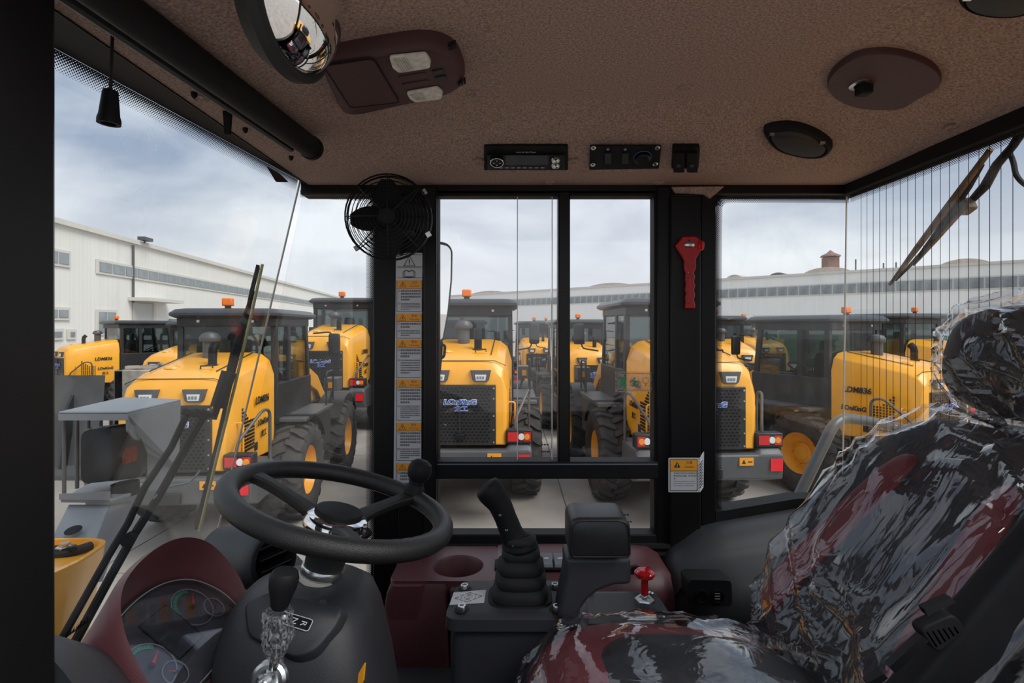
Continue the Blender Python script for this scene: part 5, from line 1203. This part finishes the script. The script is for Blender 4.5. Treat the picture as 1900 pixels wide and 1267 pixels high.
# ================================================================== rear side panel with sockets
rp = thing('rear_side_panel', W(.7, 1.4, -1.15), 'dark grey moulded rear side panel with a socket plate', 'panel')
rows_ = []
for px, py, lift, yfz in ((1236, 1035, 0, 1.43), (1252, 1015, .0, 1.40), (1275, 1000, .006, 1.37), (1300, 982, .010, 1.35), (1340, 972, .012, 1.335), (1400, 962, .014, 1.325), (1500, 945, .014, 1.32), (1585, 932, .014, 1.32)):
    x = P(px, 0, 1.5).x; z = P(0, py, 1.53).z
    rows_.append([V(x, 1.545, z), V(x, 1.50, z - .002), V(x, 1.46, z - .018), V(x, 1.445, z - .040), V(x, 1.43, z - .060), V(x, yfz + .04, z - .075), V(x, yfz + .012, z - .10), V(x, yfz, z - .15), V(x, yfz + .006, z - .20), V(x, yfz + .04, z - .26), V(x, yfz + .09, z - .32), V(x, yfz + .1, CAMZ - 1.1), V(x, 1.545, CAMZ - 1.1)])
MB().loft(rows_).build('panel', 'grey_plastic', rp, angle=60)
ysk = 1.315
r1 = rpoly([P(1274, 1072, ysk), P(1357, 1074, ysk), P(1359, 1124, ysk), P(1278, 1124, ysk)], .012, 4)
sp_ = MB().loft([[p + V(0, .05, 0) for p in r1], r1, shrink(r1, .95, V(0, -.006, 0))]).build('socket_plate', 'black_matte', rp, angle=40)
for px in (1301, 1331):
    k = MB().lathe([(.018, 0), (.018, .004), (.014, .005), (.0135, .001), (0, .001)], P(px, 1106, ysk - .006), (0, -1, 0), 24).build('socket', 'black_paint', sp_)
for dz_ in (-5, 0, 5): rbox(1326, 1336, 1105 + dz_, 1107 + dz_, ysk - .009, .001, 'socket_mark', 'sheet_grey', sp_)
MB().box((.41, 1.32, CAMZ - .86), (.62, 1.40, CAMZ - .80)).build('lower_ledge', 'dark_plastic', rp, bevel=.02)
# ================================================================== the seat in its plastic wrapping
seat = thing('operator_seat', W(.5, .92, -1.15), 'maroon and black operator seat wrapped in creased clear plastic', 'seat')
def wrap_disp(p, amp, dirs, f=15.0):
    s = 0
    for d_, w in dirs:
        q = p - d_ * p.dot(d_) * .95
        s += w * (1 - min(1.0, abs(noise.noise(q * f * 1.25 + Vector((3.1, 1.7, 9.2)))) * 3.2)) ** 2
    s += .35 * noise.noise(p * f * .45)
    return amp * s * 1.1
def put(mb, M, name, m, par, **k): mb.xf(M); return mb.build(name, m, par, **k)
def swp_(f_): return lambda p: f_(Vector((p.x, p.z, p.y)))      # poles of the shape lie across, not in the middle of the front
def wrapf2(*a): return swp_(wrapf(*a))
# cushion
cu = W(.262, .835, -.652)
def cush(p): 
    q = Vector(p); q.z += .035 * (1 - (q.x / .27) ** 2) * (1 - (q.y / .26) ** 2) ; q.z -= .05 * max(0, -q.x / .26) ** 3; q.y *= 1 - .10 * max(0, -q.x / .26) ** 2; return q
Mc = Matrix.Translation(cu) @ Matrix.Rotation(R(4), 4, 'Y')
put(MB().superq(.245, .085, .20, .35, .45, 48, 24, swp_(cush)), Mc, 'cushion', 'maroon_leather', seat, angle=70)
def cush_in(p): q = cush(p); q.z += .012; return q
put(MB().superq(.20, .085, .135, .55, .45, 40, 20, swp_(cush_in)), Matrix.Translation((.03, .0, 0)) @ Mc, 'cushion_insert', 'seat_black', seat, angle=70)
put(MB().superq(.25, .205, .05, .3, .3, 32, 12), Matrix.Translation(cu - V(0, 0, .09)), 'cushion_pan', 'black_matte', seat)
def wrapf(base, grow, amp, dirs):
    def f_(p):
        q = base(p); n_ = Vector((p.x, p.y, p.z * 2.2)).normalized(); return q + n_ * (grow + max(-grow * .7, wrap_disp(q, amp, dirs)))
    return f_
put(MB().superq(.248, .092, .204, .4, .5, 150, 110, wrapf2(cush, .010, .008, [(V(1, .5, 0).normalized(), 1.0), (V(.3, 1, 0).normalized(), .6)])), Mc, 'plastic_wrap', 'wrap', seat, angle=25)
# backrest
tb = R(38); bx = V(math.sin(tb), 0, math.cos(tb)); bf = V(-math.cos(tb), 0, math.sin(tb))   # up the back, out of the front
bc = W(.685, .885, -.405)
Mb = Matrix((V(0, 1, 0), bx, bf)).transposed().to_4x4(); Mb.translation = bc      # local x = across, y = up, z = forward
def back(p):
    q = Vector(p); t = (q.y / .30); q.x *= (1 - .16 * max(0, t) ** 2 - .05 * max(0, -t) ** 2)
    q.z += .022 * (abs(q.x) / .23) ** 2 * (1 if q.z > 0 else 0) - .02 * t * t; return q
put(MB().superq(.235, .07, .275, .4, .42, 56, 32, swp_(back)), Mb, 'backrest', 'seat_black', seat, angle=70)
for s in (-1, 1):
    def red(p, s=s):
        q = Vector(p); q.y -= .035; q.x = q.x + s * (.125 - .045 * (q.y / .27)); q2 = back(Vector((q.x, q.y, .0))); q.z = q.z * .5 + .062 + (.022 * (abs(q.x) / .23) ** 2) - .03 * (q.y / .3) ** 4; return q
    put(MB().superq(.034, .20, .028, .5, .6, 24, 20, red), Mb, 'red_panel', 'maroon_leather', seat, angle=70)
put(MB().superq(.242, .082, .280, .42, .5, 190, 150, wrapf2(back, .010, .011, [(V(.80, .60, 0).normalized(), 1.2), (V(-.25, 1, 0).normalized(), .7)])), Mb, 'plastic_wrap', 'wrap', seat, angle=25)
# headrest
hc = W(.865, .88, -.062); Mh = Matrix((V(0, 1, 0), V(math.sin(R(12)), 0, math.cos(R(12))), V(-math.cos(R(12)), 0, math.sin(R(12))))).transposed().to_4x4(); Mh.translation = hc
def head(p): q = Vector(p); q.z -= .02 * (q.y / .1) ** 2; return q
put(MB().superq(.145, .082, .098, .6, .6, 40, 24, swp_(head)), Mh, 'headrest', 'seat_black', seat, angle=70)
put(MB().superq(.150, .088, .104, .65, .65, 150, 110, wrapf2(head, .007, .012, [(V(.55, .85, 0).normalized(), 1.2), (V(.9, .2, .4).normalized(), .6)])), Mh, 'plastic_wrap', 'wrap', seat, angle=25)
for s in (-1, 1): MB().tube([hc + V(.0, s * .06, -.05), bc + bx * .235 + V(0, s * .06, 0)], .008, 10).build('headrest_rod', 'chrome', seat)
# gathered neck of the wrap
nk = []
for k in range(16):
    t = k / 15; c = (hc - V(.0, 0, .075)) * (1 - t) + (bc + bx * .262 + bf * .0) * t; rr = .10 - .045 * math.sin(math.pi * t); rg_ = []
    for i in range(60):
        a = 2 * math.pi * i / 60; d_ = V(.62 * math.cos(a), 1.15 * math.sin(a), 0); p = c + d_ * rr; rg_.append(p + d_ * (.010 * math.sin(a * 13 + t * 2) + crumple(p, .008, 30)))
    nk.append(rg_)
MB().loft(nk, False, False).build('wrap_neck', 'wrap', seat, angle=20)
# near side of the seat: black rail, belt reel, slider
rl = []
for k, (x, z, h, w) in enumerate(((.28, -.74, .05, .03), (.42, -.62, .09, .035), (.60, -.42, .11, .04), (.75, -.23, .10, .04), (.90, -.05, .08, .035))):
    rl.append(rpoly([W(x - h * .7, .645, z + h * .35), W(x + h * 1.6, .63, z - h * 1.1), W(x + h * 1.6, .63 + w, z - h * 1.1), W(x - h * .7, .645 + w, z + h * .35)], .01, 3))
MB().loft(rl).build('side_rail', 'black_matte', seat, angle=50)
def on_rail(px, py): return P(px, py, .625)
for q in ([(1715, 1130), (1765, 1108), (1772, 1118), (1722, 1143)], [(1650, 1238), (1712, 1180), (1724, 1190), (1662, 1250)], [(1610, 1267), (1640, 1250), (1648, 1258), (1618, 1280)]): MB().prism([on_rail(*p) for p in q], (0, .01, 0)).build('rail_slot', 'black_paint', seat)
for k in range(6): MB().prism([on_rail(1716 + k * 10, 1172 - k * 2), on_rail(1722 + k * 10, 1170 - k * 2), on_rail(1742 + k * 8, 1200 - k * 5), on_rail(1736 + k * 8, 1203 - k * 5)], (0, .012, 0)).build('slider_rib', 'black_rubber', seat, bevel=.001)
MB().prism(rpoly([on_rail(1705, 1168), on_rail(1772, 1138), on_rail(1795, 1172), on_rail(1740, 1215)], .01, 3), (0, .018, 0)).build('slider', 'black_matte', seat, bevel=.002)
# red stitching along the near bolster
for k in range(34):
    t = k / 33; p = bc + V(0, -.232 + .01 * math.sin(t * 3), 0) + bx * (-.26 + .5 * t) + bf * (.045 - .05 * abs(t - .5)); MB().obox(p, bx * .0042, V(0, .0012, 0), bf * .0012).build('stitch', 'red_thread', seat, smooth=False)
# belt buckle on the far side of the seat
bb = thing('seat_belt_buckle', P(1400, 1262, 1.02), 'black seat belt buckle between cushion and backrest', 'buckle')
MB().prism(rpoly([P(1393, 1207, 1.05), P(1462, 1207, 1.05), P(1470, 1275, 1.05), P(1400, 1290, 1.05)], .015, 4), (0, .06, 0)).build('body', 'black_matte', bb, bevel=.006)
MB().torus(P(1416, 1258, 1.04), (0, 1, .3), .011, .0028, 20, 8).build('tongue_ring', 'chrome', bb)
MB().tube([P(1390, 1215, 1.06), P(1420, 1195, 1.06), P(1470, 1195, 1.06)], .016, 8).build('stalk', 'black_matte', bb)

# ================================================================== wipers outside the glass
wp = thing('front_wiper', on_plane(380, 990, Tf, nF), 'black front wiper lying up the windscreen', 'wiper')
o1 = Tf - nF * .012; o2 = Tf - nF * .030
def fp(px, py, o=o1): return on_plane(px, py, o, nF)
bl_ = [fp(487, 490), fp(465, 590), fp(436, 715), fp(402, 850), fp(370, 985)]
MB().tube(bl_, .0042, 8).build('rubber', 'wiper_edge_reflection', wp)  # black rubber, coloured with the painted reflection of its edge
MB().loft([[p + Vector(o_) for o_ in ((0, 0, 0), (-.010, 0, .002), (-.010, 0, -.012), (0, 0, -.010))] for p in [fp(482, 492, o2), fp(470, 540, o2), fp(452, 625, o2), fp(430, 715, o2), fp(404, 830, o2), fp(368, 975, o2)]]).build('blade_spine', 'black_matte', wp)
MB().tube([fp(470, 540, o2), fp(452, 600, o2), fp(440, 640, o2), fp(428, 690, o2), fp(420, 720, o2)], [.004, .010, .013, .012, .010], 8).build('bow', 'black_matte', wp)
MB().tube([fp(425, 690, o2), fp(412, 730, o2), fp(404, 755, o2)], .02, 8).build('joint', 'black_matte', wp)
MB().tube([fp(408, 740, o2), fp(396, 775, o2), fp(385, 770, o2), fp(364, 765, o2)], .010, 8).build('head_bracket', 'black_matte', wp)
MB().tube([fp(348, 766, o2), fp(318, 830, o2), fp(268, 905, o2), fp(238, 970, o2), fp(196, 1040, o2), fp(112, 1190, o2)], .008, 8).build('arm_rod', 'black_matte', wp)
MB().tube([fp(376, 775, o2), fp(340, 840, o2), fp(292, 925, o2), fp(250, 990, o2), fp(205, 1070, o2), fp(140, 1190, o2)], .010, 8).build('arm_rod', 'black_matte', wp)
MB().tube([fp(345, 764, o2), fp(362, 768, o2), fp(380, 774, o2)], .009, 8).build('arm_link', 'black_matte', wp)
MB().obox(fp(238, 998, o2), (.010, .003, .008), (0, .012, 0), (-.006, 0, .008)).build('arm_clip', 'black_matte', wp, bevel=.003)
# washer hose
MB().tube(smooth_curve([fp(372, 872, o2), fp(350, 895, o2), fp(310, 905, o2), fp(285, 925, o2)], 5), .003, 6).build('washer_hose', 'sheet_grey', wp)
# front wiper washer stand: dark band low on the glass
rw = thing('rear_wiper', V(1.01, 1.3, CAMZ + .1), 'rusty brown rear wiper slanting across the heated window', 'wiper')
def rpnt(px, py, X=1.005): return P(px, py, X * 1000 / (px - 950))
MB().tube([rpnt(1651, 528), rpnt(1700, 462), rpnt(1760, 382), rpnt(1838, 277)], [.004, .007, .008, .006], 8).build('rubber', 'rust_wiper', rw)
MB().tube([rpnt(1662, 520, 1.02), rpnt(1710, 470, 1.02), rpnt(1760, 402, 1.02), rpnt(1800, 345, 1.02), rpnt(1825, 305, 1.02)], [.003, .006, .008, .006, .003], 6).build('bow', 'black_matte', rw)
MB().tube([rpnt(1695, 492, 1.03), rpnt(1735, 446, 1.03), rpnt(1780, 392, 1.03), rpnt(1800, 378, 1.03)], [.003, .006, .009, .008], 6).build('lower_bow', 'rust_wiper', rw)
MB().obox(rpnt(1793, 383, 1.03), (.012, 0, 0), (0, .014, -.006), (0, .006, .014)).build('pivot_block', 'rust_wiper', rw, bevel=.004)
MB().tube([rpnt(1795, 380, 1.04), rpnt(1828, 345, 1.04), rpnt(1850, 305, 1.04), rpnt(1880, 270, 1.04), rpnt(1915, 215, 1.04), rpnt(1990, 110, 1.04)], [.007, .010, .009, .008, .010, .011], 8).build('arm', 'black_matte', rw)
MB().tube(smooth_curve([rpnt(1862, 290, 1.045), rpnt(1872, 284, 1.045), rpnt(1880, 300, 1.045), rpnt(1886, 325, 1.045), rpnt(1903, 343, 1.045), rpnt(1930, 350, 1.045)], 5), .005, 8).build('washer_hose', 'black_rubber', rw)

# ================================================================== the machine's own front, lamp, mirror and rail
# right front lamp with sheet-metal hood and guard rods
yl0 = 2.0
lp = thing('work_lamp', P(230, 950, yl0), 'front lamp under a grey sheet hood with guard rods, outside the windscreen', 'lamp')
nA, nB, nC, nD = P(108, 768, 1.84), P(236, 768, 1.84), P(336, 744, 2.14), P(228, 740, 2.22)
MB().prism([nA, nB, nC, nD], (0, 0, .008)).build('hood_top', 'sheet_grey', lp, bevel=.003)
MB().prism([nB, nC, P(333, 870, 2.14), P(310, 905, 2.12), P(276, 912, 2.05), P(272, 840, 2.04), P(262, 818, 1.98), P(250, 815, 1.92), P(238, 800, 1.85)], (-.008, 0, 0)).build('hood_side', 'sheet_grey', lp, bevel=.002)
MB().prism([nA, nB, nB - V(0, 0, .022), nA - V(0, 0, .022)], (0, .006, 0)).build('hood_lip', 'sheet_grey', lp)
bpts = [P(112, 926, 1.86), P(205, 927, 1.86), P(292, 898, 2.12), P(175, 890, 2.2)]
MB().prism(bpts, (0, 0, -.012)).build('base_plate', 'sheet_grey', lp, bevel=.003)
MB().prism([bpts[0], bpts[1], bpts[1] + V(0, 0, .03), bpts[0] + V(0, 0, .02)], (0, -.006, 0)).build('base_lip', 'sheet_grey', lp)
for px, py0, py1, yy_ in ((119, 775, 915, 1.87), (143, 772, 906, 1.93), (164, 770, 790, 2.0), (187, 770, 786, 2.06), (206, 769, 776, 2.1)):
    MB().tube([P(px, py0 - 8, yy_), P(px, max(py1, 905 - (yy_ - 1.87) * 60), yy_)], .0062, 8).build('guard_rod', 'rail_grey', lp)
lb = empty('lamp_body', P(210, 900, 1.97)); lb.parent = lp; lb.location = P(210, 900, 1.97) - wloc(lp)
bodyr = []
for (x0, x1, t0, t1, Y_) in ((150, 210, 790, 898, 1.93), (158, 262, 783, 893, 1.97), (168, 274, 805, 885, 2.05), (180, 270, 810, 880, 2.12)):
    bodyr.append(rpoly([P(x0, t0 + 10, Y_), P(x1, t0, Y_), P(x1, t1 - 6, Y_), P(x0, t1, Y_)], .03, 5))
MB().loft(bodyr).build('shell', 'loader_black', lb, angle=40)
MB().prism([P(228, 830, 1.925), P(251, 826, 1.95), P(249, 856, 1.95), P(227, 862, 1.925)], (0, .03, 0)).build('side_marker', 'marker_dark', lb)
MB().tube([P(232, 895, 1.99), P(234, 918, 1.99)], .045, 12).build('lamp_foot', 'black_matte', lp)
MB().lathe([(.012, 0), (.012, .014), (.006, .016)], P(202, 930, 1.88) + V(0, 0, .01), n=6).build('bolt', 'zinc', lp)
# bracket arm
bkt = [P(127, 935, 1.88), P(205, 935, 1.88), P(150, 1075, 1.55), P(40, 1110, 1.55)]
la = thing('lamp_bracket', P(110, 1090, 1.55), 'grey bent sheet bracket with a round hole carrying the front lamp', 'bracket')
MB().prism(bkt, (0, 0, -.03)).build('arm', 'sheet_grey', la, bevel=.004)
MB().prism([P(205, 935, 1.88), P(245, 928, 2.02), P(190, 1068, 1.7), P(150, 1075, 1.55)], (0, 0, -.02)).build('flange', 'sheet_grey', la, bevel=.003)
hc_ = on_plane(136, 984, bkt[0], (bkt[1] - bkt[0]).cross(bkt[2] - bkt[1]).normalized()); hn = (bkt[1] - bkt[0]).cross(bkt[2] - bkt[1]).normalized()
if hn.z < 0: hn = -hn
MB().lathe([(.024, .0005), (.024, .002), (.022, .002)], hc_, hn, 24).build('hole', 'black_matte', la)
# yellow fender corner
yf1 = 1.50
ff = thing('front_fender', P(110, 1180, yf1), 'yellow front fender corner with rounded lip at the lower left', 'fender')
topc = [P(-60, 1004, 1.62), P(176, 1001, 1.62), P(197, 1006, 1.56), P(194, 1014, 1.50), P(150, 1045, 1.34), P(-40, 1130, 1.10)]
tr = rpoly(topc, [.02, .05, .03, .03, .05, .02], 4)
MB().loft([tr, [p - V(0.10, 0, .55) for p in shrink(tr, .96)]], False, True).build('side', 'yellow_paint', ff, angle=40)
MB().loft([[p for p in tr], [p + V(0, 0, .006) for p in tr], shrink([p + V(0, 0, .006) for p in tr], .88), shrink([p - V(0, 0, .02) for p in tr], .86)], False, False).build('lip', 'yellow_paint', ff, angle=40)
MB().loft([shrink([p - V(0, 0, .02) for p in tr], .87), shrink([p - V(0, 0, .022) for p in tr], .5)], False, True).build('top', 'yellow_paint', ff)
MB().tube(smooth_curve([P(40, 1036, 1.5), P(110, 1030, 1.5), P(140, 1022, 1.52), P(168, 1013, 1.56)], 8), .013, 10).build('hose', 'black_rubber', ff)
MB().lathe([(.022, 0), (.022, .004), (.014, .005), (.013, .014), (0, .014)], P(120, 1016, 1.52), n=6).build('bolt', 'zinc', ff)
MB().prism([P(90, 1024, 1.5), P(143, 1014, 1.5), P(143, 1010, 1.56), P(90, 1012, 1.56)], (0, 0, -.01)).build('strap', 'black_matte', ff)
# outside mirror at the sliding window
om = thing('outside_mirror', P(815, 770, 2.1), 'tall black framed outside mirror just left in the sliding window', 'mirror')
mm0 = P(837, 540, 2.28); mmn = V(1.0, -1.0, -.03).normalized()      # glass faces rearwards between cab and yard
op = [on_plane(*q, mm0, mmn) for q in ((786, 452), (818, 451), (831, 455), (837, 466), (836, 520), (830, 580), (820, 634), (780, 634))]
opr = rpoly(op, .02, 3)
MB().loft([opr, [p - mmn * .04 for p in shrink(opr, .97)], [p - mmn * .08 for p in shrink(opr, .7)]]).build('housing', 'black_matte', om, angle=40)
MB().tube(opr, .007, 6, closed=True).build('rim', 'black_rubber', om)
MB().loft([[p + mmn * .004 for p in shrink(opr, .97)], [p + mmn * .005 for p in shrink(opr, .965)]]).build('mirror_glass', 'mirror', om, smooth=False)
MB().tube(rpoly([P(800, 640, 2.2), P(826, 640, 2.2), P(824, 662, 2.2), P(812, 668, 2.2), P(808, 690, 2.2), P(790, 710, 2.2)], .01, 3), .006, 8).build('hinge_loop', 'black_matte', om)
MB().loft([rpoly([P(x0, y, 2.2), P(x1, y, 2.2), P(x1, y, 2.26), P(x0, y, 2.26)], .008, 3) for x0, x1, y in ((790, 822, 634), (788, 821, 660), (780, 818, 690), (780, 814, 700))]).build('hinge', 'black_matte', om)
MB().tube([P(790, 700, 2.23), P(770, 730, 2.1), P(745, 760, 1.62), P(745, 760, 1.60)], .012, 8).build('mirror_arm', 'black_matte', om)
# bent rail outside the rear quarter
hr_ = MB().tube(rpoly([P(1468, 950, 1.82), P(1545, 790, 1.86), P(1562, 776, 1.88), P(1600, 779, 1.92), P(1700, 800, 2.0), P(1790, 830, 2.1)], .05, 5), .018, 12).build('hand_rail', 'rail_grey')
tag(hr_, 'grey bent tube hand rail outside the rear quarter glass', 'rail')
# own engine hood behind the rear window
eh = []
for x, w, zt_ in ((1.25, .62, -.42), (1.4, .66, -.40), (2.6, .66, -.52), (3.0, .6, -.70), (3.08, .55, -.95)):
    eh.append(rpoly([W(x, .95 - w, -1.7), W(x, .95 + w, -1.7), W(x, .95 + w, zt_), W(x, .95 - w, zt_)], .12, 4))
own = MB().loft(eh).build('engine_hood', 'yellow_paint', angle=40)
tag(own, 'yellow engine hood of this machine behind the cab, seen in the convex mirror', 'hood')

# ================================================================== odds and ends of the yard at the left
bt = thing('loader_bucket', (-9.6, 11.0, 0), 'dark steel loader bucket lying before the far left loader', 'bucket')
prof2 = [(0, 0), (.05, .75), (.35, 1.15), (.5, 1.2), (.35, .95), (.25, .5), (.4, .12), (1.3, .05), (1.3, 0)]
b0 = V(-9.6, 11.0, .0); MB().loft([[b0 + V(x, -y * .4, z * 1.68) + V(y * .5, 0, 0) for y, z in prof2] for x in (-1.3, 1.2)]).build('shell', 'loader_grey', bt)
for s in (-1.0, -.2, .6): MB().prism([b0 + V(s, -.02, .1), b0 + V(s, -.3, .05), b0 + V(s + .1, -.25, 1.4), b0 + V(s + .15, -.05, 1.8)], (.05, 0, 0)).build('rib', 'loader_black', bt)
cb = thing('concrete_tank', (-8.1, 12.1, 0), 'weathered concrete tank wall with planks on its rim, left of the nearest loader', 'tank')
x0, y0_, w_, d_ = -8.57, 11.6, 1.0, 1.1
MB().box((x0, y0_, 0), (x0 + w_, y0_ + .2, 2.05)).box((x0, y0_, 0), (x0 + .2, y0_ + d_, 2.05)).box((x0 + w_ - .2, y0_, 0), (x0 + w_, y0_ + d_, 2.05)).box((x0, y0_ + d_ - .2, 0), (x0 + w_, y0_ + d_, 2.05)).build('wall', 'concrete_block', cb, bevel=.02)
for k in range(3): MB().obox((x0 + .3 + .2 * k, y0_ + .4 + .15 * k, 2.09), (.25, .08, 0), (-.03, .1, 0), (0, 0, .03)).build('plank', 'rust_roof', cb)
MB().tube(rpoly([V(x0 + w_ + .1, y0_ - .2, 0), V(x0 + w_ + .1, y0_ - .2, 2.25), V(x0 + w_ + .45, y0_ - .2, 1.9), V(x0 + w_ + .6, y0_ - .2, 0)], .1, 3), .03, 8).build('rail', 'sheet_grey', cb)
wb = thing('striped_marker', (-12.4, 15.4, 0), 'red and white striped marker board behind the dark bucket', 'marker')
for k in range(4): MB().prism([V(-12.6, 15.5, .95 + .14 * k), V(-12.25, 15.5, 1.02 + .14 * k), V(-12.25, 15.5, 1.16 + .14 * k), V(-12.6, 15.5, 1.09 + .14 * k)], (0, .04, 0)).build('stripe', 'red_white' if k % 2 else 'ink_white', wb, smooth=False)
MB().box((-12.46, 15.53, 0), (-12.40, 15.58, 1.5)).build('post', 'loader_grey', wb)
for i, (x, y) in enumerate(((-14.2, 23.0), (-12.6, 23.6))):
    t = thing('lime_machine_frame', (x, y, 0), ('left' if i == 0 else 'right') + ' one of two lime green machine frames before the white hall', 'frame', 'lime green machine frames')
    MB().box((x - .75, y - .2, 1.55), (x + .75, y + .2, 2.0)).build('beam', 'lime_paint', t, bevel=.05)
    for s in (-.4, .1, .5): MB().box((x + s - .06, y - .22, 1.68), (x + s + .06, y - .2, 1.84)).build('opening', 'loader_black', t)
    for s in (-.6, .6): MB().box((x + s - .06, y - .1, 0), (x + s + .06, y + .1, 1.56)).build('leg', 'lime_paint', t)
for i in range(12):
    x = -22.6 + i * 1.25; y = 30 - i * .35
    t = thing('boom_rack', (x, y, 0), 'dark steel linkage frame number in the row stored along the white hall', 'rack', 'dark steel linkage frames along the hall')
    t['label'] = ['leftmost', 'second', 'third', 'fourth', 'fifth', 'sixth', 'seventh', 'eighth', 'ninth', 'tenth', 'eleventh', 'rightmost'][i] + ' dark steel linkage frame in the row stored along the white hall'
    MB().tube(rpoly([V(x, y, 0), V(x, y, 2.6), V(x + .5, y, 2.75), V(x + .8, y, 2.2), V(x + .8, y, 0)], .2, 3), .07, 6).build('hoop', 'loader_black', t)
    MB().box((x - .2, y + .1, 2.0), (x + 1.0, y + .25, 2.25)).build('cross_bar', 'loader_grey', t); MB().box((x + .15, y - .1, 2.5), (x + .5, y + .2, 2.95)).build('block', 'loader_black', t)
